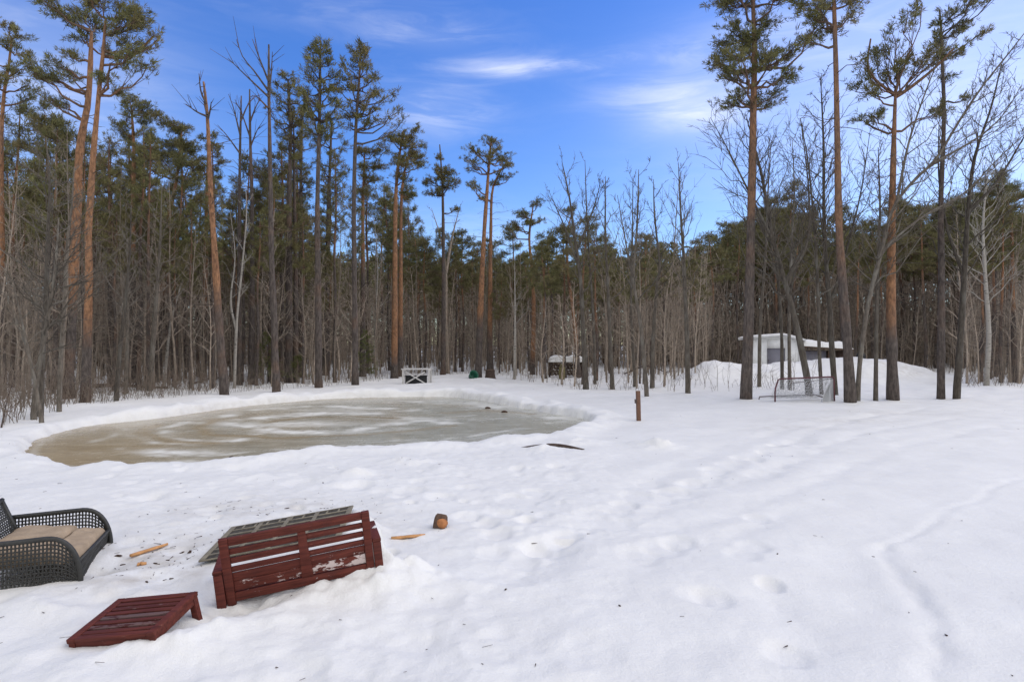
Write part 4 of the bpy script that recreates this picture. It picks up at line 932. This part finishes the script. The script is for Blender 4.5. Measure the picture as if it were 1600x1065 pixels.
def lattice(mb, S, nu, nv, ru, rv, mu=40, mv=16, th=.004, u0=0., u1=1., v0=0., v1=1., skip=None):
    """woven flat strips over a surface S(u, v) -> (point, normal)"""
    def strip(fn, w, n, ph):
        t = np.linspace(0, 1, n); C, N = fn(t); T = np.gradient(C, axis=0); T /= np.linalg.norm(T, axis=1, keepdims=True) + 1e-9
        Sd = np.cross(T, N); Sd /= np.linalg.norm(Sd, axis=1, keepdims=True) + 1e-9
        wv = (.003 * np.sin(np.linspace(0, 1, n) * np.pi * n / 2 + ph))[:, None] * N
        V = np.stack([C + wv + Sd * w / 2 + N * th / 2, C + wv - Sd * w / 2 + N * th / 2, C + wv - Sd * w / 2 - N * th / 2, C + wv + Sd * w / 2 - N * th / 2], 1).reshape(-1, 3)
        i = np.arange(n - 1)[:, None] * 4; q = np.concatenate([i + np.array([k, (k + 1) % 4, 4 + (k + 1) % 4, 4 + k]) for k in range(4)]); mb.add(V, q=q)
    for k in range(nu):
        u = u0 + (u1 - u0) * (k + .5) / nu; strip(lambda t: S(np.full_like(t, u), v0 + (v1 - v0) * t), ru, mv, k * math.pi)
    for k in range(nv):
        v = v0 + (v1 - v0) * (k + .5) / nv; strip(lambda t: S(u0 + (u1 - u0) * t, np.full_like(t, v)), rv, mu, k * math.pi)

def build_loveseat():
    W = .94; D = .80; HA = .36
    t = thing('wicker_loveseat', 'dark wicker loveseat with sagging tan cushion, sunk in the snow at the left', 'loveseat', loc=CHAIR_LOC, rot=CHAIR_ROT)
    m = M['wicker']
    def top(y):                                   # height of an arm along its depth: rounded at the front, sloping down behind
        y = np.asarray(y, float); return np.where(y < .24, HA * np.sqrt(np.clip(1 - ((.24 - y) / .24) ** 2.3, 0, 1)), HA - .05 * (y - .24))
    for x in (0., W):
        S = lambda u, v: (np.stack([np.full_like(u, x), .012 + (D - .012) * u, -.12 + (np.maximum(top(.012 + (D - .012) * u), .02) + .12) * v], -1), np.tile([1., 0, 0], (len(u), 1)))
        mb = MB(); lattice(mb, S, 30, 15, .013, .012, mu=60, mv=24); mb.build('arm_panel', m, t)
        y = np.concatenate([.24 - .24 * np.cos(np.linspace(0, np.pi / 2, 12)) , np.linspace(.28, D, 10)])
        P = np.stack([np.full_like(y, x), y, top(y)], -1); P = np.vstack([[x, 0, -.25], P]); mb = MB(); mb.tube(P, .021, 8); mb.build('arm_rim', m, t, smooth=True)
    S = lambda u, v: (np.stack([.02 + (W - .04) * u, .012 + .02 * np.sin(v * 3), -.22 + .37 * v], -1), np.tile([0., -1, 0], (len(u), 1)))
    mb = MB(); lattice(mb, S, 62, 24, .011, .0095, mu=110, mv=30); mb.build('front_panel', m, t)
    mb = MB(); mb.tube([(.01, .02, .152), (W - .01, .02, .152)], .015, 8); mb.build('seat_rim', m, t, smooth=True)
    # sloping back with vertical strips, a solid frame round it
    by, bz, ty, tz_ = D - .13, .05, D + .06, .50
    S = lambda u, v: (np.stack([.04 + (W - .08) * u, by + (ty - by) * v, bz + (tz_ - bz) * v], -1), np.tile(unit([0, -(tz_ - bz), ty - by]), (len(u), 1)))
    mb = MB(); lattice(mb, S, 44, 24, .008, .0115, mu=110, mv=30); mb.build('back_panel', m, t)
    mb = MB(); mb.tube([(.03, by, bz), (.03, ty, tz_)], .022, 6); mb.tube([(W - .03, by, bz), (W - .03, ty, tz_)], .022, 6); mb.tube([(.01, ty, tz_), (W - .01, ty, tz_)], .022, 6); mb.build('back_frame', m, t, smooth=True)
    # cushion: soft slab with a seam along the middle, sagging at the front
    n1, n2 = 44, 34; mb = MB(); u, v = np.meshgrid(np.linspace(0, 1, n1), np.linspace(0, 1, n2), indexing='ij')
    edge = lambda s: np.clip(1 - np.abs(2 * s - 1) ** 7, 0, 1) ** .4
    x = .04 + (W - .08) * u; y = .03 + (D - .10) * v
    sag = .055 * np.exp(-((v - .16) / .16) ** 2) * (-1) + .02 * fbm(u * 4, v * 4, 3)
    seam = -.05 * np.exp(-((v - .36 + .07 * u) / .022) ** 2) - .014 * np.exp(-((u - .47 + .1 * v) / .015) ** 2) * (v > .36) + .012 * fbm(u * 9, v * 7, 8, 3)
    zt = .165 + .095 * edge(u) * edge(v) + sag * .8 + seam + .03 * v
    zb = np.full_like(zt, .135)
    V = np.concatenate([np.stack([x, y, zt], -1).reshape(-1, 3), np.stack([x, y, zb], -1).reshape(-1, 3)]); idx = np.arange(n1 * n2).reshape(n1, n2); o = n1 * n2
    q = np.stack([idx[:-1, :-1], idx[1:, :-1], idx[1:, 1:], idx[:-1, 1:]], -1).reshape(-1, 4); ring = np.concatenate([idx[:, 0], idx[-1, 1:], idx[-2::-1, -1], idx[0, -2:0:-1]]); r2 = np.roll(ring, -1)
    mb.add(V, q=np.concatenate([q, (q + o)[:, ::-1], np.stack([ring, ring + o, r2 + o, r2], -1)])); mb.build('seat_cushion', M['cushion'], t, smooth=True)
    mb = MB(); uu = np.linspace(.02, .98, 26); vv = .36 - .07 * uu
    zz = .165 + .095 * edge(uu) * edge(vv) - .055 * .8 * np.exp(-((vv - .16) / .16) ** 2) - .035 + .03 * vv + .004
    mb.tube(np.stack([.04 + (W - .08) * uu, .03 + (D - .10) * vv, zz], -1), .005, 5); mb.build('cushion_seam', M['cushion_seam'], t)
CHAIR_LOC = (-3.55, 5.02, .0); CHAIR_ROT = (.017, -.003, 1.93)
build_loveseat()

def build_pallet():
    L, Wd = 1.22, .88
    t = thing('plastic_pallet', 'weathered grey slotted pallet lying in the snow behind the bench', 'pallet', loc=PAL_LOC, rot=PAL_ROT)
    mb = MB(); h = .015
    # the slots are left open: bars along and across
    ys = np.linspace(0, Wd, 8); bw = .028
    for y in ys: mb.bbox((0, max(0, y - bw / 2), 0), (L, min(Wd, y + bw / 2), h))
    for x0, x1 in ((0, .05), (.285, .325), (.56, .60), (.84, .88), (L - .05, L)): mb.bbox((x0, .004, .0015), (x1, Wd - .004, h + .0025))
    for x in np.linspace(.14, L - .14, 9): mb.bbox((x - .009, ys[6], .0005), (x + .009, Wd - .02, h + .0015))
    mb.build('deck', M['pallet'], t, bevel=.004)
    mb = MB(); rng = np.random.default_rng(3); n1, n2 = 50, 44; u, v = np.meshgrid(np.linspace(.01, L - .01, n1), np.linspace(.01, Wd - .01, n2), indexing='ij')
    z = .009 + .008 * fbm(u * 9, v * 9, 5, 4); idx = np.arange(n1 * n2).reshape(n1, n2); q = np.stack([idx[:-1, :-1], idx[1:, :-1], idx[1:, 1:], idx[:-1, 1:]], -1).reshape(-1, 4)
    mb.add(np.stack([u, v, z], -1).reshape(-1, 3), q=q); mb.build('dirt_filling', M['soil'], t, smooth=True)
PAL_LOC = (-2.725, 5.30, .045); PAL_ROT = (.05, -.15, .12)
build_pallet()

def splinter(name, label, cat, px, py, L, w, h, rz, mat_, tilt=0., seed=0, group=None):
    rng = np.random.default_rng(seed); x, y = base_point(px, py)[:2]; mb = MB(); n = 7; s = np.linspace(-.5, .5, n)
    ww = w * (1 - .75 * np.clip(s * 2, 0, 1) ** 1.5) * (1 + .12 * rng.normal(size=n)); c = .12 * w * rng.normal(size=n)
    V = []
    for i in range(n): V += [(s[i] * L, c[i] - ww[i] / 2, 0), (s[i] * L, c[i] + ww[i] / 2, 0), (s[i] * L, c[i] + ww[i] / 2 * .8, h), (s[i] * L, c[i] - ww[i] / 2 * .9, h * (1 + .2 * rng.normal()))]
    q = [(i * 4 + k, i * 4 + (k + 1) % 4, i * 4 + 4 + (k + 1) % 4, i * 4 + 4 + k) for i in range(n - 1) for k in range(4)] + [(3, 2, 1, 0), (n * 4 - 4, n * 4 - 3, n * 4 - 2, n * 4 - 1)]
    mb.add(V, q=q); o = mb.build(name, mat_); o.location = (x, y, tz(x, y) + (.012 if L > .15 else .002)); o.rotation_euler = (0, tilt, rz); return tag(o, label, cat, group)
splinter('kindling_stick', 'split orange stick of kindling between loveseat and pallet', 'kindling', 234, 862, .34, .035, .022, R(58), M['raw_wood'], -.05, 1)
splinter('kindling_stick', 'pointed orange wood splinter lying right of the bench', 'kindling', 638, 841, .34, .05, .02, R(14), M['raw_wood'], -.03, 2)
splinter('wood_chip', 'small orange wood chip in front of the kindling stick', 'wood chip', 222, 882, .07, .045, .02, R(20), M['raw_wood'], 0, 3)
for i, (px, py, L, lab) in enumerate([(184, 868, .11, 'dark bark flake beside the loveseat corner'), (192, 882, .05, 'dark crumb left of the orange wood chip'), (285, 863, .06, 'dark leaf near the left end of the pallet'),
        (297, 862, .09, 'reddish leaf scrap touching the pallet corner'), (242, 880, .05, 'dark crumb right of the orange wood chip'), (262, 875, .04, 'tiny dark leaf bit in front of the pallet'), (448, 794, .07, 'dark leaf behind the pallet'),
        (790, 921, .035, 'lone brown speck on the open snow right of the bench'), (505, 754, .05, 'dark leaf bit near the pond bank'), (230, 909, .045, 'dark bit behind the tipped table'), (268, 904, .04, 'small dark bit right of the bit behind the table'), (1215, 865, .03, 'dark speck in the trampled snow on the right'),
        (1478, 992, .03, 'dark speck beside the deep groove'), (968, 946, .03, 'brown speck above the bottom edge at centre')]):
    splinter('dead_leaf', lab, 'debris', px, py, L * .8, L * .36, .005, R(37 * i), M['leaf'], 0, 20 + i)

def build_log():
    b = base_point(687, 823); r = .072; t = thing('firewood_log', 'cut orange faced firewood log standing in the snow behind the bench', 'log', loc=b + [0, 0, -.02], rot=(R(-14), R(16), R(24)))
    mb = MB(); th = np.linspace(0, 2 * np.pi, 20, endpoint=False); rng = np.random.default_rng(2); rr = r * (1 + .13 * rng.normal(size=20)) * np.where(np.sin(th) < -.25, .78, 1.)
    zs = [0, .05, .1, .135, .155]; V = np.concatenate([np.stack([rr * np.interp(z, [0, .05, .1, .135, .155], [1, 1.02, 1.0, .9, .68]) * np.cos(th), rr * np.interp(z, [0, .05, .1, .135, .155], [1, 1.02, 1.0, .9, .68]) * np.sin(th), np.full(20, z)], -1) for z in zs])
    q = [(k * 20 + i, k * 20 + (i + 1) % 20, (k + 1) * 20 + (i + 1) % 20, (k + 1) * 20 + i) for k in range(4) for i in range(20)]
    mb.add(V, q=q); mb.add(np.vstack([V[-20:], [[0, 0, .158]]]), t=[(i, (i + 1) % 20, 20) for i in range(20)]); mb.build('bark', M['log_bark'], t, smooth=True)
    mb = MB(); th2 = np.linspace(0, 2 * np.pi, 14, endpoint=False); ov = np.stack([.058 * np.cos(th2) * (1 + .1 * np.sin(3 * th2)), np.full(14, -r * .86), .058 + .05 * np.sin(th2)], -1); bk = ov + [0, .03, 0]; mb.add(np.concatenate([ov, bk, [[0, -r * .92, .058]]]), q=[(i, (i + 1) % 14, 14 + (i + 1) % 14, 14 + i) for i in range(14)], t=[((i + 1) % 14, i, 28) for i in range(14)]); mb.build('split_face', M['red_split'], t)
build_log()

def build_post():
    b = base_point(998, 657); t = thing('wooden_post', 'short brown wooden post with small grey box, right of the pond', 'post', loc=b, rot=(0, R(-1.5), R(8)))
    mb = MB(); mb.bbox((-.05, -.05, -.4), (.05, .05, .80)); mb.build('timber', M['post'], t, bevel=.006)
    mb = MB(); mb.bbox((-.095, -.03, .47), (-.052, .03, .58)); mb.build('outlet_box', M['steel'], t, bevel=.004)
build_post()

def build_edging():
    P = [base_point(px, py) for px, py in [(812, 698), (835, 697.5), (862, 697), (885, 699), (912, 702)]]
    P = np.array(P); P[:, 2] += np.array([-.06, -.02, .005, .0, -.04]); mb = MB(); mb.tube(spline(P, 16), .055, 8); o = mb.build('buried_log', M['dark_wood'], smooth=True)
    tag(o, 'dark log half buried under snow at the near right rim of the pond', 'log')
build_edging()

def build_frame():
    Y = 34.; b = base_point(650, 598, Y); t = thing('timber_frame', 'white weathered timber frame with crossed braces across the pond', 'frame', loc=b)
    w, h, dp = 1.45, .78, .8; m = M['old_wood']
    for x in (-w / 2, w / 2):
        for y in (0, dp): mb = MB(); mb.bbox((x - .045, y - .045, -.3), (x + .045, y + .045, h)); mb.build('leg', m, t, bevel=.006)
    for y in (0, dp): mb = MB(); mb.bbox((-w / 2 - .1, y - .05, h + .001), (w / 2 + .1, y + .05, h + .07)); mb.build('top_rail', m, t, bevel=.006)
    for x in (-w / 2, w / 2): mb = MB(); mb.bbox((x - .03, .052, h - .08), (x + .03, dp - .052, h - .004)); mb.build('side_rail', m, t)
    L = math.hypot(w * .72, h * .8); a = math.atan2(h * .8, w * .72)
    for s, y in ((1, -.065), (-1, -.088)): mb = MB(); mb.box((0, 0, 0), (L, .02, .07)); o = mb.build('cross_brace', m, t, bevel=.004); o.location = (-.02, y, h * .45); o.rotation_euler = (0, -s * a, 0)
    t2 = thing('storage_box', 'black box standing inside the white timber frame', 'box', loc=(b[0] - .02, b[1] + .4, b[2]))
    mb = MB(); mb.bbox((-.60, -.22, -.15), (.56, .22, .40)); mb.build('body', M['black'], t2, bevel=.03); mb = MB(); mb.bbox((-.63, -.25, .401), (.59, .25, .45)); mb.build('lid', M['black'], t2, bevel=.015)
build_frame()

def lathe(mb, prof, k=20, a=0.):
    n = len(prof); th = np.arange(k) * 2 * np.pi / k
    V = np.concatenate([np.stack([r * np.cos(th), r * np.sin(th), np.full(k, z)], -1) for r, z in prof])
    mb.add(V, q=[(i * k + j, i * k + (j + 1) % k, (i + 1) * k + (j + 1) % k, (i + 1) * k + j) for i in range(n - 1) for j in range(k)], a=a)
b_ = base_point(738, 592, 38.); t_ = thing('plastic_tub', 'tipped green plastic tub beside a pine trunk across the pond', 'tub', loc=b_ + [0, 0, .12], rot=(R(62), R(14), R(24)))
mb = MB(); lathe(mb, [(.001, -.15), (.20, -.15), (.24, .05), (.27, .26), (.255, .26), (.22, .04), (.18, -.12), (.001, -.12)], 24); mb.build('tub', M['green'], t_, smooth=True)
mb = MB(); lathe(mb, [(.268, .235), (.30, .24), (.30, .275), (.268, .27)], 24); mb.build('rim', M['green'], t_, smooth=True)

def snow_cap(parent, x0, x1, y0, y1, z, th, seed, name='snow_cap', n1=26, n2=16, slope=0.):
    mb = MB(); u, v = np.meshgrid(np.linspace(0, 1, n1), np.linspace(0, 1, n2), indexing='ij'); e = np.clip(1 - np.abs(2 * u - 1) ** 6, 0, 1) ** .5 * np.clip(1 - np.abs(2 * v - 1) ** 4, 0, 1) ** .5
    X = x0 + (x1 - x0) * u; Y = y0 + (y1 - y0) * v; Z = z(u, v) + .004 + th * e * (1 + .5 * fbm(u * 4, v * 3, seed)); idx = np.arange(n1 * n2).reshape(n1, n2)
    q = np.stack([idx[:-1, :-1], idx[1:, :-1], idx[1:, 1:], idx[:-1, 1:]], -1).reshape(-1, 4); mb.add(np.stack([X, Y, Z], -1).reshape(-1, 3), q=q); return mb.build(name, M['snow'], parent, smooth=True, attr='dirt')

def build_woodpile():
    Y = 42.; b = base_point(884, 584, Y); t = thing('woodpile', 'snow capped brown woodpile behind the thin stems at centre', 'woodpile', loc=b); rng = np.random.default_rng(8)
    mb = MB()
    for r_ in range(4):
        for k in range(9):
            x = -.95 + k * .235 + (.11 if r_ % 2 else 0) + rng.uniform(-.02, .02); z = .22 + r_ * .2; mb.tube([(x, -.45, z), (x, .45, z + rng.uniform(-.02, .02))], .112 * rng.uniform(.85, 1.05), 9)
    mb.build('logs', M['dark_wood'], t, smooth=True)
    for x in (-1.12, 1.12): mb = MB(); mb.bbox((x - .05, -.4, -.2), (x + .05, .4, 1.0)); mb.build('end_post', M['dark_wood'], t)
    mb = MB(); mb.bbox((-1.2, -.55, 1.001), (1.2, .55, 1.05)); mb.build('cover', M['dark_wood'], t)
    snow_cap(t, -1.22, 1.22, -.58, .58, lambda u, v: np.full_like(u, 1.05), .42, 3)
    b = base_point(878, 592, 38.); o = thing('canvas_sack', 'olive canvas bundle leaning in front of the woodpile', 'bundle', loc=b)
    mb = MB(); lathe(mb, [(.001, -.1), (.16, -.1), (.2, .15), (.21, .5), (.17, .8), (.08, .95), (.001, .97)], 14); q = mb.build('sack', M['olive'], o, smooth=True); mb = MB(); lathe(mb, [(.172, .78), (.2, .79), (.2, .82), (.165, .83)], 14); mb.build('tie', M['dark_wood'], o)
    b = base_point(766, 586, 40.); o = thing('tree_stump', 'dark rotten stump behind the centre pair of pines', 'stump', loc=b)
    mb = MB(); lathe(mb, [(.5, -.2), (.36, .1), (.3, .4), (.31, .62)], 14); mb.build('stump_bark', M['dark_wood'], o, smooth=True); mb = MB(); lathe(mb, [(.31, .62), (.15, .66), (.001, .64)], 14); mb.build('cut_top', M['brown_board'], o)
build_woodpile()

def build_shed():
    Y = 46.; s = Y / F; x0, x1 = (1166 - CX) * s, (1246 - CX) * s; zt = H - (527 - HY) * s; zb = -.1
    t = thing('white_shed', 'white shed with snowy roof and grey door behind the snow bank', 'shed', loc=((x0 + x1) / 2, Y, 0), rot=(0, 0, R(-21))); w = (x1 - x0) / 2; dp = 4.2
    hl, hr = zt - .12, zt + .02
    # walls: front, back and sides as one shell with a door opening
    dx0, dx1, dz = (1199 - CX) * s - (x0 + x1) / 2, (1225 - CX) * s - (x0 + x1) / 2, H - (544 - HY) * s
    mb = MB(); mb.bbox((-w, 0, zb), (dx0, .12, hl)); mb.bbox((dx1, 0, zb), (w, .12, hl)); mb.bbox((dx0, .001, dz), (dx1, .119, hl - .002))
    mb.bbox((-w, .121, zb), (-w + .12, dp, hl)); mb.bbox((w - .12, .121, zb), (w, dp, hl)); mb.bbox((-w + .121, dp - .12, zb), (w - .121, dp, hl)); mb.build('wall', M['siding'], t)
    mb = MB(); mb.bbox((dx0 + .02, .05, zb), (dx1 - .02, .09, dz - .02)); d = mb.build('door', M['door'], t); mb = MB(); mb.bbox((dx0 + .06, .02, .95), (dx0 + .12, .048, 1.1)); mb.build('handle', M['steel'], d)
    for a, b_ in ((-w - .02, -w + .10), (w - .10, w + .02)): mb = MB(); mb.bbox((a, -.03, zb), (b_, -.003, hl - .003)); mb.build('corner_board', M['white'], t)
    mb = MB(); mb.bbox((-w + .25, -.03, .6), (-w + .55, -.004, 1.5)); f = mb.build('window', M['white'], t); mb = MB(); mb.bbox((-w + .29, -.036, .64), (-w + .51, -.0315, 1.46)); mb.build('pane', M['glass'], f)
    # shallow roof, a ridge right of the middle, eaves out to the left
    rx = [-w - .45, -.1 + w * .45, w + .35]; rz = [hl - .02, hl + .22, hl - .16]
    mb = MB()
    for (xa, za), (xb, zb_) in zip(zip(rx, rz), zip(rx[1:], rz[1:])):
        V = [(xa, -.35, za), (xb, -.35, zb_), (xb, dp + .3, zb_), (xa, dp + .3, za)]; V += [(x, y, z + .14) for x, y, z in V]
        mb.add(V, q=[(3, 2, 1, 0), (4, 5, 6, 7), (0, 1, 5, 4), (2, 3, 7, 6), (0, 4, 7, 3), (1, 2, 6, 5)])
    mb.build('roof', M['white'], t)
    mb = MB(); mb.add([(-w, .05, hl), (w, .05, hl), (rx[1], .05, hl + .2), (-w, .1, hl), (w, .1, hl), (rx[1], .1, hl + .2)], t=[(0, 1, 2), (5, 4, 3)]); mb.build('gable', M['siding'], t)
    zr = lambda u, v: np.interp(rx[0] + (rx[2] - rx[0]) * u, rx, rz) + .14
    snow_cap(t, rx[0] + .02, rx[2] - .02, -.36, dp + .3, zr, .10, 5, 'roof_snow')
    # lean-to: a lower roof on posts to the right, a grey panel under it
    L0, L1 = w + .02, (1318 - CX) * s - (x0 + x1) / 2; z0, z1 = hl - .62, hl - .88
    t = thing('lean_to', 'open brown lean-to with thick snow on its roof, right of the white shed', 'shed', loc=((x0 + x1) / 2, Y, 0), rot=(0, 0, R(-21)))
    mb = MB(); V = [(L0, -.25, z0), (L1, -.25, z1), (L1, 3.2, z1 + .1), (L0, 3.2, z0 + .1)]; V += [(x, y, z + .10) for x, y, z in V]; mb.add(V, q=[(3, 2, 1, 0), (4, 5, 6, 7), (0, 1, 5, 4), (2, 3, 7, 6), (0, 4, 7, 3), (1, 2, 6, 5)]); mb.build('roof', M['brown_board'], t)
    snow_cap(t, L0 + .02, L1 + .03, -.3, 3.2, lambda u, v: z0 + .1 + (z1 - z0) * u + .1 * v, .42, 9, 'roof_snow')
    for x in (L0 + 1.9, L1 - .25): mb = MB(); mb.bbox((x - .06, -.12, -.2), (x + .06, 0, z1 - .02)); mb.build('support_post', M['brown_board'], t)
    mb = MB(); mb.bbox((L0 + .05, .35, -.2), (L0 + 1.75, .40, z1 - .02)); mb.build('side_panel', M['door'], t)
    mb = MB(); mb.bbox((L0, 2.9, -.2), (L1 - .1, 2.98, z1)); mb.build('back_panel', M['dark_wood'], t)
    p = at(1345, 556, 47.); b = np.array([p[0], 47., tz(p[0], 47.)])
    o = thing('tarp_heap', 'small black covered heap beyond the snow bank', 'heap', loc=b); top = p[2] + .3 - b[2]
    mb = MB(); lathe(mb, [(.40, -.1), (.38, top * .5), (.33, top * .8), (.2, top * .98), (.001, top)], 14); q = mb.build('tarp', M['black'], o, smooth=True); mb = MB(); mb.tube([(.385 * math.cos(x), .385 * math.sin(x), top * .5 + .02 * math.sin(3 * x)) for x in np.linspace(0, 6.2, 24)], .02, 5); mb.build('rope', M['steel'], o)
build_shed()

def build_net():
    b = base_point(1252, 628); Y = b[1]; s = Y / F
    t = thing('hockey_net', 'red framed hockey goal with torn white net standing among the stems', 'hockey goal', loc=b)
    P = lambda px, py, dy=0.: at(px, py, Y) + np.array([0, dy, 0]) - b
    fr = [P(1211, 632), P(1211, 613), P(1216, 593), P(1224, 591.5), P(1300, 588.5), P(1303, 590), P(1304, 633)]
    mb = MB(); mb.tube([fr[0], fr[1], P(1212, 605), fr[2], P(1219, 592), fr[3], P(1262, 590), fr[4], P(1302.5, 589.5), fr[5], P(1303.5, 610), fr[6]], .028, 8); mb.build('goal_pipe', M['net_red'], t, smooth=True)
    dp = .75
    mb = MB(); mb.tube([P(1192, 625, .35), P(1194, 621, .4), P(1225, 621, dp), P(1290, 619, dp), P(1304, 626, .05)], .022, 7); mb.build('base_pipe', M['steel'], t, smooth=True)
    mb = MB(); mb.tube([P(1238, 604, .35), P(1250, 599, .45), P(1290, 594, .3), P(1301, 591, .02)], .014, 6); mb.tube([P(1250, 599, .45), P(1250, 611, .5)], .014, 6); mb.build('back_pipe', M['steel'], t, smooth=True)
    mb = MB()
    A = [P(1216, 594), P(1300, 590)]; B = [P(1218, 624, dp), P(1300, 624, dp)]
    nu, nv = 40, 15; g = lambda u, v: (A[0] + (A[1] - A[0]) * u) * (1 - v) + (B[0] + (B[1] - B[0]) * u) * v + np.array([0, .18, -.16]) * math.sin(math.pi * v) * (.7 + .3 * math.sin(5 * u))
    G = np.array([[g(u, v) for v in np.linspace(0, 1, nv)] for u in np.linspace(0, 1, nu)]); rng = np.random.default_rng(1); G += rng.normal(size=G.shape) * .012
    mb.sticks(G[:-1].reshape(-1, 3), G[1:].reshape(-1, 3), .007, .007); mb.sticks(G[:, :-1].reshape(-1, 3), G[:, 1:].reshape(-1, 3), .007, .007); mb.build('netting', M['net'], t)
    # torn cloth-like heap of netting hanging at the right post, and a flap at the left one
    mb = MB(); n1, n2 = 12, 16; u, v = np.meshgrid(np.linspace(0, 1, n1), np.linspace(0, 1, n2), indexing='ij')
    L_ = P(1290, 632); T_ = P(1301, 592)
    X = T_[0] + (.06 - .50 * u) * v ** .8 + .05 * np.sin(9 * u + 4 * v); Yy = .06 + .16 * np.sin(11 * u) * v; Z = T_[2] + (L_[2] - .05 - T_[2]) * v
    idx = np.arange(n1 * n2).reshape(n1, n2); q = np.stack([idx[:-1, :-1], idx[1:, :-1], idx[1:, 1:], idx[:-1, 1:]], -1).reshape(-1, 4); mb.add(np.stack([X, Yy, Z], -1).reshape(-1, 3), q=q); o = mb.build('bunched_net', M['net'], t, smooth=True)
    so = o.modifiers.new('thick', 'SOLIDIFY'); so.thickness = .012
build_net()

def fallen(label, pts, r, Y=None, twigs=10, seed=0, mat_=None):
    rng = np.random.default_rng(seed); P = np.array([base_point(px, py) + [0, 0, dz] for px, py, dz in pts]); b = P[0].copy(); P = spline(P - b, 14); mb = MB(); mb.tube(P, np.linspace(r, r * .4, 14), 7)
    for i in range(twigs):
        j = rng.integers(2, 13); d = unit(np.array([rng.normal(), rng.normal(), abs(rng.normal()) + .3])); l = rng.uniform(.3, 1.0); Q = limb(mb, P[j], P[j] + d * l, r * .3, .005, rng, k=4, n=4); mb.sticks([Q[2]] * 2, Q[2] + rng.normal(size=(2, 3)) * .25, .006, .003)
    o = mb.build('fallen_branch', mat_ or M['dark_wood'], smooth=True, loc=b); tag(o, label, 'branch')
fallen('dark fallen trunk lying across the left wood floor', [(146, 612, .25), (180, 612, .3), (215, 610, .2), (262, 609, .1)], .10, seed=1, twigs=16)
fallen('fallen brown branch tangle left of the broken snag', [(300, 606, .2), (330, 604, .4), (362, 600, .3)], .05, seed=2, twigs=18)
fallen('grey branch leaning out of the snow at the far left', [(2, 668, .0), (14, 640, .5), (30, 630, 1.2)], .02, seed=3, twigs=8)
fallen('bare branch lying low behind the centre stems', [(975, 597, .5), (1010, 596, .9), (1045, 597, .5)], .04, seed=4, twigs=14)
for i, (px, py, lab) in enumerate([(762, 638, 'dark lump frozen into the pond ice, left of two'), (788, 644, 'dark lump frozen into the pond ice, right of two'), (362, 714, 'tiny dark twig on the near pond ice')]):
    p = gp(px, py, ICE_Z); mb = MB(); lathe(mb, [(.001, -.02), (.11, 0), (.09, .05), (.03, .08), (.001, .08)], 9); o = mb.build('frozen_debris', M['leaf'], smooth=True); o.location = p; o.scale = (1, .7, .8) if i < 2 else (.5, .2, .3); tag(o, lab, 'debris')

def litter():
    """needles and bark crumbs fallen on the snow"""
    rng = np.random.default_rng(21); b = MB()
    n = 420; px = rng.uniform(-40, 1640, n); d = 3.2 + 26 * rng.uniform(0, 1, n) ** 1.6; x = (px - CX) / F * d
    cl = rng.uniform(0, 1, n) < np.where(px < 850, 1., .28); x, d = x[cl], d[cl]
    m = ~inside(x, d, POND); x, d = x[m], d[m]
    cx, cy = gp(270, 868)[:2]; x = np.concatenate([x, cx + rng.normal(size=90) * .5]); d = np.concatenate([d, cy + rng.normal(size=90) * .45])
    cx, cy = gp(440, 795)[:2]; x = np.concatenate([x, cx + rng.normal(size=60) * .9]); d = np.concatenate([d, cy + rng.normal(size=60) * .4])
    z = terrain(x, d) + .004; az = rng.uniform(0, 6.28, len(x)); L = rng.gamma(2, .011, len(x)) + .006
    A = np.stack([x, d, z], -1); B = A + np.stack([np.cos(az) * L, np.sin(az) * L, rng.uniform(-.001, .006, len(x))], -1); b.sticks(A, B, rng.uniform(.0012, .005, len(x)), .0015)
    o = b.build('needle_litter', M['leaf']); o['kind'] = 'stuff'; o['label'] = 'fallen needles and bark crumbs scattered on the snow'
litter()
